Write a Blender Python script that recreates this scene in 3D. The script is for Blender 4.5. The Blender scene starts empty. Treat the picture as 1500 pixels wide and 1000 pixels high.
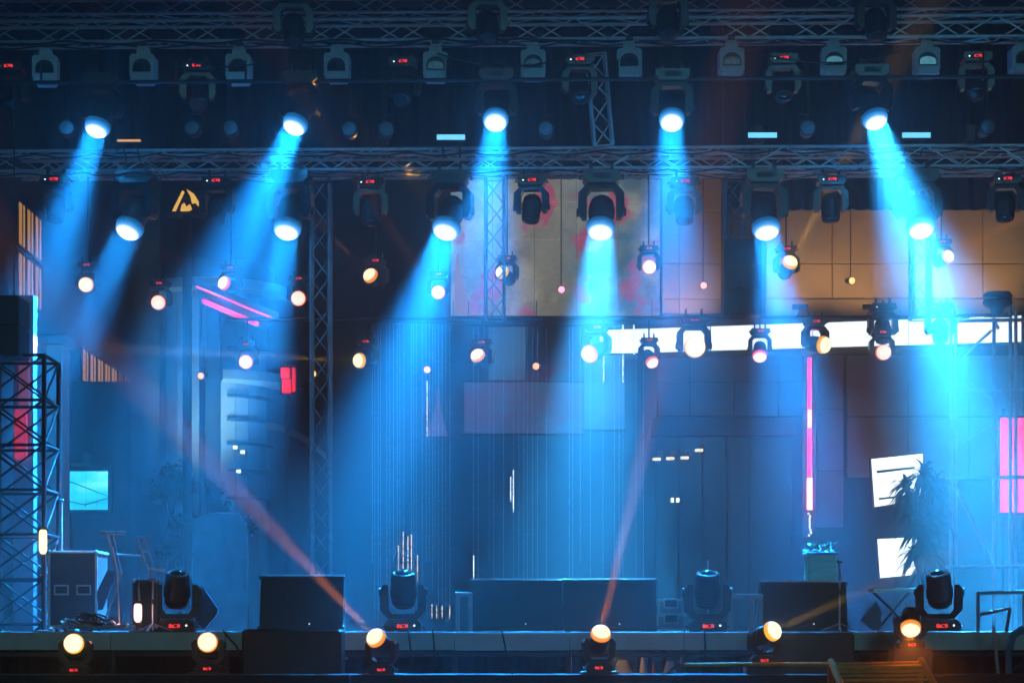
import bpy, math, random
from mathutils import Vector, Matrix, Euler
random.seed(7)
sc = bpy.context.scene
C = sc.collection
PI = math.pi
# ------------------------------------------------------------------ camera
F = 2800.0; HY = 922.0; ZC = 1.52            # focal length in photo pixels, eye level row, eye height
def P(px, py, Y):                            # photo pixel + real distance -> world point
    return Vector(((px - 750) * Y / F, Y, ZC + (HY - py) * Y / F))
cd = bpy.data.cameras.new('camera'); cam = bpy.data.objects.new('camera', cd); C.objects.link(cam); sc.camera = cam
cam.location = (0, 0, ZC); cam.rotation_euler = (PI / 2, 0, 0)
cd.sensor_width = 36; cd.lens = 36 * F / 1500; cd.shift_y = (HY - 500) / 1500; cd.clip_end = 600
# ------------------------------------------------------------------ night sky, added teal front fill, exposure
w = bpy.data.worlds.new('World'); sc.world = w; w.use_nodes = True
nt = w.node_tree; bg = nt.nodes['Background']
sky = nt.nodes.new('ShaderNodeTexSky'); sky.sky_type = 'NISHITA'; sky.sun_disc = False
sky.sun_elevation = math.radians(-4); sky.sun_rotation = math.radians(188)
nt.links.new(sky.outputs[0], bg.inputs[0]); bg.inputs[1].default_value = 0.002
sd = bpy.data.lights.new('front_fill', 'SUN'); sd.energy = 0.3; sd.color = (.22, .78, 1); sd.angle = math.radians(12)  # fill added from behind the camera for the stage edge and trusses
so = bpy.data.objects.new('front_fill', sd); C.objects.link(so); so.rotation_euler = (math.radians(76), 0, math.radians(8))
sc.view_settings.view_transform = 'Standard'; sc.view_settings.look = 'None'
sc.view_settings.exposure = 0.0; sc.view_settings.gamma = 1.0
cy = sc.cycles
cy.use_denoising = True; cy.denoising_input_passes = 'RGB_ALBEDO_NORMAL'; cy.max_bounces = 4; cy.diffuse_bounces = 2; cy.glossy_bounces = 2; cy.transmission_bounces = 4
cy.transparent_max_bounces = 8; cy.volume_bounces = 0; cy.use_light_tree = True; cy.caustics_reflective = False; cy.caustics_refractive = False
BLUE_POWER = 1650.0; AMBER_POWER = 15.0; BLUE = (.008, .34, 1.0); CYAN = (.03, .42, 1.0)
HAZE_DENSITY = 0.0145; BLUE_GLOW = .075; AMBER_GLOW = .1

# ------------------------------------------------------------------ materials
def pm(name, col, rough=.6, metal=0., var=.25, scale=6., bump=0., spec=.5, stretch=None, trans=0.):
    m = bpy.data.materials.new(name); m.use_nodes = True; n = m.node_tree; b = n.nodes['Principled BSDF']
    tc = n.nodes.new('ShaderNodeTexCoord'); src = tc.outputs['Object']
    if stretch:
        mp = n.nodes.new('ShaderNodeMapping'); mp.inputs['Scale'].default_value = stretch
        n.links.new(src, mp.inputs[0]); src = mp.outputs[0]
    nz = n.nodes.new('ShaderNodeTexNoise'); nz.inputs['Scale'].default_value = scale; nz.inputs['Detail'].default_value = 4
    n.links.new(src, nz.inputs['Vector'])
    r = n.nodes.new('ShaderNodeValToRGB'); e = r.color_ramp.elements
    e[0].position = .3; e[1].position = .72
    e[0].color = (*[c * (1 - var) for c in col], 1); e[1].color = (*[min(1, c * (1 + var)) for c in col], 1)
    n.links.new(nz.outputs[0], r.inputs[0]); n.links.new(r.outputs[0], b.inputs['Base Color'])
    mr = n.nodes.new('ShaderNodeMapRange'); mr.inputs['To Min'].default_value = max(.03, rough - .12); mr.inputs['To Max'].default_value = min(1, rough + .12)
    n.links.new(nz.outputs[0], mr.inputs[0]); n.links.new(mr.outputs[0], b.inputs['Roughness'])
    b.inputs['Metallic'].default_value = metal; b.inputs['Specular IOR Level'].default_value = spec
    b.inputs['Transmission Weight'].default_value = trans
    if bump:
        bp = n.nodes.new('ShaderNodeBump'); bp.inputs['Strength'].default_value = bump; bp.inputs['Distance'].default_value = .02
        n.links.new(nz.outputs[0], bp.inputs['Height']); n.links.new(bp.outputs[0], b.inputs['Normal'])
    return m
def em(name, col, st, sample=False):
    m = bpy.data.materials.new(name); m.use_nodes = True; n = m.node_tree; b = n.nodes['Principled BSDF']
    b.inputs['Base Color'].default_value = (*[c * .3 for c in col], 1); b.inputs['Roughness'].default_value = .4
    b.inputs['Emission Color'].default_value = (*col, 1); b.inputs['Emission Strength'].default_value = st
    m.cycles.emission_sampling = 'FRONT' if sample else 'NONE'
    return m
M = dict(
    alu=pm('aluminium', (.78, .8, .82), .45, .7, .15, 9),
    dalu=pm('dark aluminium', (.3, .31, .33), .5, .6, .3, 9),  # darker aluminium for the upright trusses
    steel=pm('dark steel', (.09, .09, .1), .5, .6, .3, 8),
    black=pm('black paint', (.018, .018, .02), .42, 0, .3, 14),
    plastic=pm('black plastic', (.022, .022, .025), .3, 0, .25, 20),
    grey=pm('pale grey housing', (.7, .72, .72), .5, 0, .12, 10),
    drape=pm('black drape', (.022, .024, .03), .9, 0, .3, 3, .3),
    roof=pm('roof membrane', (.03, .032, .038), .85, 0, .3, 2),
    deck=pm('stage deck', (.06, .06, .065), .6, 0, .4, 5),
    fascia=pm('grey fascia', (.62, .66, .64), .55, 0, .18, 3),
    cloth=pm('dark cloth', (.07, .1, .15), .9, 0, .3, 5, .4),
    asphalt=pm('asphalt', (.05, .05, .052), .85, 0, .3, 2, .3),
    glass=pm('lens glass', (.02, .025, .03), .08, 0, .1, 5, spec=.9),
    frost=pm('frosted lens', (.2, .24, .28), .35, 0, .1, 5),
    chrome=pm('chrome tube', (.85, .87, .9), .32, .55, .08, 12),
    tan=pm('tan cladding', (.42, .32, .18), .6, 0, .1, 1.2),
    lilac=pm('lilac render', (.42, .34, .44), .7, 0, .12, 1.5),
    dwall=pm('dark render wall', (.07, .075, .085), .8, 0, .3, 1.2),
    pale=pm('pale plaster', (.6, .64, .62), .75, 0, .14, 1.5),
    dark=pm('dark frame', (.02, .02, .024), .5, 0, .2, 10),
    wood=pm('warm plywood', (.35, .22, .11), .6, 0, .35, 4, stretch=(1, 8, 8)),
    cream=pm('cream cloth', (.6, .5, .36), .85, 0, .2, 6, .5),
    leaf=pm('leaf', (.035, .07, .03), .55, 0, .4, 3),
    bark=pm('bark', (.07, .05, .035), .85, 0, .4, 10, .5),
    
    orange=pm('metal with painted orange light', (.92, .38, .08), .7, 0, .2, 14, spec=.15),  # amber lamp light on bare metal put into the base colour
    palecloth=pm('grey blue cloth', (.2, .25, .3), .9, 0, .3, 5, .4),
    redp=pm('red pipe paint', (.5, .04, .06), .4, 0, .15, 8),
    acryl=pm('blue tinted plastic', (.1, .25, .4), .25, 0, .2, 5),
    case=pm('case laminate', (.05, .055, .06), .5, 0, .3, 10),
    wcase=pm('white case laminate', (.5, .52, .55), .5, 0, .12, 8),
)
GLOW = dict(blue=BLUE, amber=(1, .19, .012), yellow=(1, .42, .03), red=(1, .12, .02), pink=(1, .09, .22))
def lens_mat(k, hot, col, st, R=.165):
    m = em(k + ' lens', hot, st); n = m.node_tree; b = n.nodes['Principled BSDF']; b.inputs['Base Color'].default_value = (.01, .01, .01, 1); b.inputs['Roughness'].default_value = .25
    tc = n.nodes.new('ShaderNodeTexCoord'); mp = n.nodes.new('ShaderNodeMapping'); mp.inputs['Scale'].default_value = (1 / R, 1 / R, 0)
    ln = n.nodes.new('ShaderNodeVectorMath'); ln.operation = 'LENGTH'
    n.links.new(tc.outputs['Object'], mp.inputs[0]); n.links.new(mp.outputs[0], ln.inputs[0])
    r = n.nodes.new('ShaderNodeValToRGB'); e = r.color_ramp.elements
    e.new(.4); e.new(.6); e.new(.8)
    mid = tuple(.12 * h + .88 * c for h, c in zip(hot, col))
    for x, (p, c) in zip(e, ((0, hot), (.7 if k == 'blue' else .84, hot), (.84 if k == 'blue' else .93, tuple(.62 * v for v in mid)), (.94 if k == 'blue' else .98, tuple((.4 if k == 'blue' else .8) * v for v in col)), (1, tuple((.08 if k == 'blue' else .45) * v for v in col)))): x.position = p; x.color = (*c, 1)
    n.links.new(ln.outputs['Value'], r.inputs[0]); n.links.new(r.outputs[0], b.inputs['Emission Color'])
    return m
LENS = dict(blue=lens_mat('blue', (.75, .94, 1), (.02, .36, 1), 2.2), amber=lens_mat('amber', (1, .82, .55), (1, .3, .02), 1.8), yellow=lens_mat('yellow', (1, .88, .55), (1, .45, .02), 1.9),
            red=lens_mat('red', (1, .75, .6), (1, .1, .03), 1.8), pink=lens_mat('pink', (1, .75, .82), (1, .08, .25), 1.8))
DOTLENS = {k: em(k + ' pin lens', h_, 2.2) for k, h_ in dict(amber=(1, .62, .22), red=(1, .42, .22), pink=(1, .4, .6)).items()}
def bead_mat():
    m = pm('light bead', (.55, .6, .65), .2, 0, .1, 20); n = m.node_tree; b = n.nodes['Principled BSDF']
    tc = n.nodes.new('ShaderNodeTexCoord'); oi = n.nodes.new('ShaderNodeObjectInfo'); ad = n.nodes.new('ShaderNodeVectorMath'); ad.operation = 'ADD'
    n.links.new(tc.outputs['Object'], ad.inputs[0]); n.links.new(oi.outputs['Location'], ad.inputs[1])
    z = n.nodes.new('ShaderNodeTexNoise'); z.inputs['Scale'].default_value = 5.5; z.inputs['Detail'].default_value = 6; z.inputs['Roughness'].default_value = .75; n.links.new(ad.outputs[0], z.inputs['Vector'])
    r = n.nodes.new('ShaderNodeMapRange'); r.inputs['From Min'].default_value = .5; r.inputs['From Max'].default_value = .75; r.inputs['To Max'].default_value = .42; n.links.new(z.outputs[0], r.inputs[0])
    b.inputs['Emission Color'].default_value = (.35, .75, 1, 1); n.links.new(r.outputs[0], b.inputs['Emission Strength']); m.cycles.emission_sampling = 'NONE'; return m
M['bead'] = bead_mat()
M['digit'] = em('red digits', (1, .03, .03), 2.2)
M['ledw'] = em('white light box', (.92, .97, 1), 1.8, True)
M['cyanbar'] = em('cyan bar', (.2, .75, 1), 1.4)
M['amberbar'] = em('amber bar', (1, .5, .15), 1.0)
M['tubewarm'] = em('warm tube', (1, .75, .4), 2.6)
M['tubepink'] = em('pink tube', (1, .6, .55), 2.4)
M['neon'] = em('magenta neon', (1, .02, .16), 2.6)
M['neonhot'] = em('hot neon', (1, .28, .3), 6)
M['redsign'] = em('red sign', (1, .015, .03), 1.8)
M['magenta'] = em('magenta panel', (1, .002, .1), 2.3, True)
M['winam'] = em('amber window', (1, .5, .17), .5)
M['windim'] = em('dim window', (1, .32, .16), .1)
M['gold'] = em('gold window', (1, .55, .1), 1.2)
M['dotw'] = em('white pilot lamp', (.8, .95, 1), 3)
M['dotwarm'] = em('warm pilot lamp', (1, .8, .5), 1.6)
M['screenw'] = em('white screen', (.9, .97, 1), 1.9)
M['shoplight'] = em('shop lamp', (1, .9, .6), 1.5)

# ------------------------------------------------------------------ mesh builder
class MB:
    def __init__(s): s.v = []; s.f = []
    def add(s, vs, fs):
        o = len(s.v); s.v += [Vector(v) for v in vs]; s.f += [tuple(i + o for i in f) for f in fs]; return s
    def box(s, x0, x1, y0, y1, z0, z1, ch=0.):
        if ch <= 0:
            v = [(x, y, z) for z in (z0, z1) for y in (y0, y1) for x in (x0, x1)]
            return s.add(v, [(0, 2, 3, 1), (4, 5, 7, 6), (0, 1, 5, 4), (2, 6, 7, 3), (0, 4, 6, 2), (1, 3, 7, 5)])
        c = min(ch, (x1 - x0) / 2.01, (y1 - y0) / 2.01, (z1 - z0) / 2.01)
        def ring(z, d):
            a, b, e, g = x0 + d, x1 - d, y0 + d, y1 - d
            return [(a + c, e, z), (b - c, e, z), (b, e + c, z), (b, g - c, z), (b - c, g, z), (a + c, g, z), (a, g - c, z), (a, e + c, z)]
        v = ring(z0, c) + ring(z0 + c, 0) + ring(z1 - c, 0) + ring(z1, c); fs = [tuple(range(7, -1, -1)), tuple(range(24, 32))]
        for k in range(3):
            for i in range(8):
                j = (i + 1) % 8; fs.append((k * 8 + i, k * 8 + j, k * 8 + 8 + j, k * 8 + 8 + i))
        return s.add(v, fs)
    def tube(s, a, b, r, n=8, r2=None):
        a = Vector(a); b = Vector(b); d = b - a
        if d.length < 1e-6: return s
        q = d.to_track_quat('Z', 'Y'); r2 = r if r2 is None else r2
        v = []
        for p, rr in ((a, r), (b, r2)):
            for i in range(n):
                t = 2 * PI * i / n; v.append(p + q @ Vector((rr * math.cos(t), rr * math.sin(t), 0)))
        fs = [(i, (i + 1) % n, n + (i + 1) % n, n + i) for i in range(n)] + [tuple(range(n - 1, -1, -1)), tuple(range(n, 2 * n))]
        return s.add(v, fs)
    def path(s, pts, r, n=6):
        pts = [Vector(p) for p in pts]; v = []; m = len(pts)
        for k, p in enumerate(pts):
            d = (pts[min(k + 1, m - 1)] - pts[max(k - 1, 0)]); q = d.to_track_quat('Z', 'Y')
            for i in range(n):
                t = 2 * PI * i / n; v.append(p + q @ Vector((r * math.cos(t), r * math.sin(t), 0)))
        fs = [(k * n + i, k * n + (i + 1) % n, (k + 1) * n + (i + 1) % n, (k + 1) * n + i) for k in range(m - 1) for i in range(n)]
        fs += [tuple(range(n - 1, -1, -1)), tuple(range((m - 1) * n, m * n))]
        return s.add(v, fs)
    def lathe(s, prof, n=20, mat=None):           # (r, z) profile about Z
        v = []; 
        for r, z in prof:
            for i in range(n):
                t = 2 * PI * i / n; p = Vector((r * math.cos(t), r * math.sin(t), z)); v.append(mat @ p if mat else p)
        m = len(prof)
        fs = [(k * n + i, k * n + (i + 1) % n, (k + 1) * n + (i + 1) % n, (k + 1) * n + i) for k in range(m - 1) for i in range(n)]
        fs += [tuple(range(n - 1, -1, -1)), tuple(range((m - 1) * n, m * n))]
        return s.add(v, fs)
    def prism(s, poly, d0, d1, ax='y'):           # polygon in XZ (ax y), XY (ax z) or YZ (ax x)
        def mk(p, d): return {'y': (p[0], d, p[1]), 'z': (p[0], p[1], d), 'x': (d, p[0], p[1])}[ax]
        n = len(poly); v = [mk(p, d0) for p in poly] + [mk(p, d1) for p in poly]
        return s.add(v, [tuple(range(n)), tuple(range(2 * n - 1, n - 1, -1))] + [(i, n + i, n + (i + 1) % n, (i + 1) % n) for i in range(n)])
    def mesh(s, name, m, smooth=False):
        me = bpy.data.meshes.new(name); me.from_pydata([tuple(v) for v in s.v], [], s.f)
        me.materials.append(M[m] if isinstance(m, str) else m)
        import bmesh
        bm = bmesh.new(); bm.from_mesh(me); bmesh.ops.recalc_face_normals(bm, faces=bm.faces); bm.to_mesh(me); bm.free()
        if smooth:
            me.polygons.foreach_set('use_smooth', [True] * len(me.polygons))
            try: me.set_sharp_from_angle(angle=math.radians(38))
            except Exception: pass
        me.update(); return me
    def build(s, name, m, parent=None, smooth=False): return put(name, s.mesh(name, m, smooth), parent)
def put(name, me, parent=None, loc=None, rot=None, scale=None):
    o = bpy.data.objects.new(name, me); C.objects.link(o)
    if parent: o.parent = parent
    if loc is not None: o.location = loc
    if rot is not None: o.rotation_euler = rot
    if scale is not None: o.scale = scale
    return o
def tag(o, label, cat, group=None, kind=None):
    if label: o['label'] = label
    if cat: o['category'] = cat
    if group: o['group'] = group
    if kind: o['kind'] = kind
    return o
def thing(name, label, cat, loc=(0, 0, 0), rot=(0, 0, 0), group=None, scale=1.):
    o = bpy.data.objects.new(name, None); C.objects.link(o); o.location = loc; o.rotation_euler = rot; o.scale = (scale,) * 3
    o.empty_display_size = .2
    return tag(o, label, cat, group)
ORD = ['first', 'second', 'third', 'fourth', 'fifth', 'sixth', 'seventh', 'eighth', 'ninth', 'tenth', 'eleventh', 'twelfth', 'thirteenth', 'fourteenth']
def light(kind, name, parent, loc, col, pw, size=.05, dr=None, ang=20, blend=.18):
    L = bpy.data.lights.new(name, kind); L.energy = pw; L.color = col; L.shadow_soft_size = size
    if kind == 'SPOT': L.spot_size = math.radians(ang); L.spot_blend = blend
    o = bpy.data.objects.new(name, L); C.objects.link(o); o.parent = parent; o.location = loc
    if dr is not None: o.rotation_euler = dr.to_track_quat('-Z', 'Y').to_euler()
    o['kind'] = 'helper'
    return o

# ------------------------------------------------------------------ ground
g = MB().box(-42, 42, -4, 66, -.3, 0).build('ground', 'asphalt'); g['kind'] = 'structure'

# ------------------------------------------------------------------ trusses
def truss(name, label, a, b, size=.29, seg=.5, mat='alu', group=None, rc=.025, rb=.011, cat='truss', faces=4, roll=0):
    a = Vector(a); b = Vector(b); d = b - a; L = d.length
    t = thing(name, label, cat, a, (0, 0, 0), group)
    x = d.normalized()
    up = Vector((0, 0, 1)) if abs(x.z) < .9 else Vector((0, -1, 0))
    y = up.cross(x).normalized(); z = x.cross(y)
    t.rotation_euler = Matrix((x, y, z)).transposed().to_euler()
    h = size / 2
    cm = MB().tube((0, 0, 0), (L, 0, 0), rc, 10).mesh('chord', mat, True)
    for sy in (-1, 1):
        for sz in (-1, 1): put('chord', cm, t, (0, sy * h, sz * h))
    n = max(2, int(round(L / seg))); n += n % 2; s_ = L / n
    bm_ = MB().tube((0, -h, 0), (s_, h, 0), rb, 6).mesh('brace', mat, True)
    for k in range(n):
        fl = k % 2
        rr = {0: (0, 0, 0), 1: (PI / 2, 0, 0)}
        for face, (oy, oz, rx) in enumerate(((0, -h, 0), (-h, 0, PI / 2), (h, 0, PI / 2), (0, h, 0))[:faces]):
            o = put('brace', bm_, t, (k * s_, oy, oz), (rx, 0, 0))
            if fl ^ (face % 2): o.scale = (1, -1, 1)
    em_ = MB()
    for q in ((0, h, h), (0, -h, h)):
        em_.tube(q, (0, q[1], -h), rb, 6); em_.tube((0, -h, q[1]), (0, h, q[1]), rb, 6)
    f_ = em_.mesh('end_frame', mat); put('end_frame', f_, t); put('end_frame', f_, t, (L, 0, 0))
    return t
def ptruss(name, label, p0, p1, **k): return truss(name, label, P(*p0), P(*p1), **k)
ptruss('roof_truss', 'aluminium box truss along the front of the roof carrying the grey floodlights', (-60, 52, 27.4), (1560, 42, 26.7))
ptruss('roof_truss', 'topmost aluminium box truss cut by the upper edge of the picture', (-60, 12, 28.6), (1560, 2, 27.9))
ptruss('roof_truss', 'aluminium box truss just above the colourful mural carrying the lower row of blue lights', (-60, 240, 28.0), (1560, 231, 27.3))
ptruss('roof_truss', 'rear aluminium box truss half hidden behind the truss above the mural', (-60, 247, 30.1), (1560, 240, 29.5))
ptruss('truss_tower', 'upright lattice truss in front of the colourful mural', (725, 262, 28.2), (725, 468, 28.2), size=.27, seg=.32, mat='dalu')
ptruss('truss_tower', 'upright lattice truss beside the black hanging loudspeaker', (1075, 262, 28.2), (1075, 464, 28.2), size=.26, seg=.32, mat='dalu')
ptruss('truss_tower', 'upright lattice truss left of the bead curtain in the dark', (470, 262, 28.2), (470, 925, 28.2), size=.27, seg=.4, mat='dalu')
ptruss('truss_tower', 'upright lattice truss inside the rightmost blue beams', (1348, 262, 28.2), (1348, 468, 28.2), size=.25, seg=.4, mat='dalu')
ptruss('link_truss', 'short slanting truss linking the front roof truss to the truss above the mural', (872, 80, 27.3), (884, 214, 27.5), size=.26, seg=.3)
# lighting bar for the upper row
lb = MB().tube(P(-60, 122, 26.4), P(1560, 112, 26.0), .028, 10)
tag(lb.build('lighting_bar', 'black', None, True), 'long black pipe carrying the upper row of blue lights', 'pipe')
for k, px in enumerate((60, 360, 655, 905, 1180, 1440)):
    pz = P(px, 118, 26.25)
    o = MB().tube(pz, P(px, 74, 26.9), .014, 6).build('bar_hanger', 'black', None, True)
    tag(o, 'thin black rod holding up the long lighting pipe, %s from the left' % ORD[k], 'rod', 'rods holding the lighting pipe')

# ------------------------------------------------------------------ moving heads
def _mh():
    d = {}
    b = MB().prism([(-.2, 0), (.2, 0), (.21, .03), (.21, .09), (.155, .14), (-.155, .14), (-.21, .09), (-.21, .03)], -.15, .15)
    d['base'] = b.mesh('base', 'plastic')
    d['panel'] = MB().box(-.1, .1, -.156, -.151, .035, .095).mesh('display', 'dark')
    dg = MB()
    for i in range(4):
        x = -.062 + i * .032
        for (x0, x1, z0, z1) in ((0, .02, .078, .084), (0, .02, .061, .067), (0, .02, .044, .05), (-.002, .004, .046, .08), (.016, .022, .046, .08)):
            if (i * 7 + int(z0 * 1000)) % 5 == 0: continue
            dg.box(x + x0, x + x1, -.162, -.1565, z0, z1)
    d['digits'] = dg.mesh('digits', 'digit')
    y = MB().prism([(-.17, .143), (-.26, .24), (-.265, .46), (-.225, .53), (-.168, .53), (-.165, .26), (-.12, .2), (.12, .2), (.165, .26), (.168, .53), (.225, .53), (.265, .46), (.26, .24), (.17, .143)], -.085, .085)
    d['yoke'] = y.mesh('yoke', 'plastic')
    h = MB().lathe([(.06, .21), (.1, .2), (.13, .165), (.135, .15), (.128, .145), (.128, .13), (.14, .125), (.14, .11), (.13, .105), (.13, .09), (.15, .08), (.152, -.02), (.14, -.04), (.14, -.15), (.13, -.19), (.112, -.195), (.108, -.175)], 24)
    d['head'] = h.mesh('head', 'black', True)
    d['ring'] = MB().lathe([(.108, -.19), (.132, -.188), (.138, -.175), (.13, -.198), (.112, -.205), (.105, -.2)], 24).mesh('lens_ring', 'plastic', True)
    prof = [(.105 * math.cos(t), -.178 - .06 * math.sin(t)) for t in [PI / 2 * i / 6 for i in range(6)]] + [(.008, -.238)]
    lp = [(.165 * math.cos(t), -.19 - .15 * math.sin(t)) for t in [PI / 2 * i / 7 for i in range(7)]] + [(.006, -.34)]
    for k in LENS: d['lens_' + k] = MB().lathe([(.12, -.15), (.165, -.175)] + lp, 24).mesh('lens', LENS[k], True)
    d['lens_off'] = MB().lathe(prof, 20).mesh('lens', 'glass', True)
    d['knob'] = MB().lathe([(.045, -.01), (.05, 0), (.05, .012), (.03, .018)], 14, Matrix.Rotation(PI / 2, 4, 'Y')).mesh('tilt_knob', 'steel', True)
    d['handle'] = MB().path([(0, -.07, .05), (.035, -.06, .06), (.04, 0, .062), (.035, .06, .06), (0, .07, .05)], .01, 6).mesh('handle', 'steel', True)
    c = MB().box(-.02, .02, -.03, .03, -.06, -.001).tube((-.018, 0, -.085), (.018, 0, -.085), .04, 12)
    d['clamp'] = c.mesh('clamp', 'steel', True)
    d['dot'] = MB().lathe([(.003, -.009), (.011, -.004), (.011, .004), (.003, .009)], 6).mesh('status_light', 'dotw')
    return d
MH = _mh()
def moving_head(label, lens, dr, hang=True, s=1., lamp=None, group=None, beam=0, ang=20, glow=0, display=True, blend=.18, lens_s=1., nm='moving_head_light', soft=None, cyan=False):
    dr = Vector(dr).normalized(); sgn = -1 if hang else 1
    loc = Vector(lens) - dr * (.2 * s) - Vector((0, 0, sgn * .47 * s))
    rot = Euler((0, PI if hang else 0, 0))
    t = thing(nm, label, 'stage light', loc, rot, group, s)
    b = put('base', MH['base'], t); pn = put('display', MH['panel'], t)
    if hang: pn.rotation_euler = (0, 0, 0)
    if display: put('digits', MH['digits'], pn)
    if not lamp: put('status_light', MH['dot'], b, (.13, -.153, .07))
    put('handle', MH['handle'], b, (.208, 0, 0)); put('handle', MH['handle'], b, (-.208, 0, 0), (0, 0, PI))
    if hang:
        put('clamp', MH['clamp'], t, (-.12, 0, 0)); put('clamp', MH['clamp'], t, (.12, 0, 0))
    ld = rot.to_matrix().inverted() @ dr
    y = put('yoke', MH['yoke'], t); put('tilt_knob', MH['knob'], y, (.265, 0, .45)); put('tilt_knob', MH['knob'], y, (-.265, 0, .45), (0, 0, PI))
    pan = math.atan2(ld.x, -ld.y) if math.hypot(ld.x, ld.y) > .05 else 0
    if pan > PI / 2: pan -= PI
    if pan < -PI / 2: pan += PI
    y.rotation_euler = (0, 0, pan * .6)
    q = ld.to_track_quat('-Z', 'Y').to_euler()
    h = put('head', MH['head'], t, (0, 0, .47), q)
    put('lens_ring', MH['ring'], h)
    put('lens', MH['lens_' + (lamp or 'off')], h, scale=(lens_s, lens_s, 1))
    if lamp == 'blue' and beam:
        L = bpy.data.lights.new('beam_lamp', 'AREA'); L.shape = 'DISK'; L.size = .25 * s; L.spread = math.radians(ang * 1.4); L.energy = beam; L.color = CYAN if cyan else BLUE
        ao = bpy.data.objects.new('beam_lamp', L); C.objects.link(ao); ao.parent = t; ao.location = Vector((0, 0, .47)) + ld * .345; ao.rotation_euler = ld.to_track_quat('-Z', 'Y').to_euler(); ao['kind'] = 'helper'
    elif lamp and beam: light('SPOT', 'beam_lamp', t, Vector((0, 0, .47)) + ld * (.4 if lamp == 'blue' else .39), CYAN if cyan else GLOW[lamp], beam * (1 if lamp == 'blue' else AMBER_POWER), soft or (.12 if lamp == 'blue' else .035), ld, ang, blend)
    if lamp and glow: light('POINT', 'lens_glow', t, Vector((0, 0, .47)) + ld * .4 + rot.to_matrix().inverted() @ Vector((0, -.04, 0)), GLOW[lamp], glow * (BLUE_GLOW if lamp == 'blue' else AMBER_GLOW), .03)
    return t
def img_dir(a, b): return (P(*b) - P(*a)).normalized()
def side_dir(a, b, Y, k=.95):                    # beam leaning towards the audience as much as sideways
    off = (P(*b, Y) - P(*a, Y)).length * k; return (P(*b, Y - off) - P(*a, Y)).normalized()

# upper blue row
UB = [(143, 185, -100, 23.2, .62, 18), (433, 181, 113, 22.6, .9, 20), (726, 175, 655, 20.4, .22, 17), (984, 175, 972, 20.4, .22, 17), (1281, 173, 1525, 22.6, 1.75, 22)]
for k, (x, y, tx, TY, pw, an) in enumerate(UB):
    Y = 26.3 - k * .08
    moving_head('moving head throwing a blue beam, %s from left in the upper blue row' % ORD[k], P(x, y, Y), img_dir((x, y, Y), (tx, 925, TY)), True, 1.1, 'blue',
                'upper row of blue beam lights', BLUE_POWER * pw, an, 260, False, cyan=k > 3)
# lower blue row
LB = [(190, 333, -82, 24.2, .36, 18), (421, 333, 300, 24.2, .5, 18), (654, 333, 490, 23.8, .9, 21), (880, 333, 850, 23.8, 1.05, 20), (1122, 333, 1215, 24.2, .9, 20), (1348, 331, 1470, 23.4, 1.15, 18)]
for k, (x, y, tx, TY, pw, an) in enumerate(LB):
    Y = 27.3 - k * .06
    moving_head('large moving head with blue beam, %s from left in the lower blue row' % ORD[k], P(x, y, Y), img_dir((x, y, Y), (tx, 925, TY)), True, 1.25, 'blue',
                'lower row of blue beam lights', BLUE_POWER * pw, an, 170, False, cyan=k in (3, 5))
# dark heads hung on the topmost truss
for k, (x, y) in enumerate(((430, 62), (715, 58), (980, 52), (1285, 55))):
    moving_head('unlit black moving head in front of the front roof truss, %s from the left' % ORD[k], P(x, y, 26.5), (.05, -.35, -.9), True, 1.05, None, 'unlit heads on the front roof truss', display=False)
# dark heads with red digits under the front truss
for k, (x, y, nx) in enumerate(((13, 100, 0), (290, 99, .1), (588, 93, -.1), (851, 90, .1), (1148, 88, 0), (1430, 85, -.1))):
    moving_head('black unlit head with red digits, %s from left under the grey floodlight row' % ORD[k], P(x, y, 26.9) + Vector((0, 0, -.52)), (nx, -.55, -.8), True, .95, None, 'unlit heads with red digits beside the grey floodlights')
# dark heads under the mural truss
for k, (x, y) in enumerate(((80, 268), (316, 270), (543, 272), (777, 269), (1003, 271), (1217, 268), (1472, 267))):
    moving_head('black unlit head with red digits, %s from left beneath the mural truss' % ORD[k], P(x, y, 27.5) + Vector((0, 0, -.53)), (random.uniform(-.1, .1), -.3, -.95), True, .95, None, 'unlit heads beneath the mural truss')
# amber, yellow, red and pink rows at the back
def drop(px, py, Y, top):
    return MB().tube(P(px, py, Y), P(px, top, Y), .013, 6)
R1 = [(126, 417, 'amber', .72, 9, 0), (232, 443, 'red', .7, 12, 0), (329, 415, 'red', .68, 10, ((255, 380), 500, 3.5)), (437, 437, 'red', .72, 10, 0), (543, 404, 'amber', .74, 10, ((465, 325), 1500, 3)),
      (642, 428, 'pink', .66, 8, 0), (736, 399, 'yellow', .68, 16, ((690, 352), 320, 8)), (951, 391, 'red', .68, 14, 0), (1157, 385, 'yellow', .75, 26, ((1230, 250), 2600, 6)), (1388, 376, 'amber', .66, 14, ((1500, 318), 2600, 5))]
cname = dict(amber='amber', yellow='yellow', red='red orange', pink='pink')
for k, (x, y, c, s, gl, bm) in enumerate(R1):
    Y = 29.6
    if bm:
        dr = side_dir((x, y), bm[0], Y); kw = dict(beam=bm[1], ang=bm[2])
    else: dr = Vector((0, -.9, -.15)); kw = {}
    t = moving_head('small %s hanging light, %s from left in the upper coloured row' % (cname[c], ORD[k]), P(x, y, Y), dr, True, s, c, 'upper row of small coloured lights', glow=gl, **kw)
    o = MB().tube(t.location, Vector((t.location.x, t.location.y, P(x, 254, Y).z)), .012, 6).build('drop_rod', 'black', None)
    tag(o, 'thin black rod holding the %s light of the upper coloured row' % ORD[k], 'rod', 'drop rods of the coloured lights')
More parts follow.
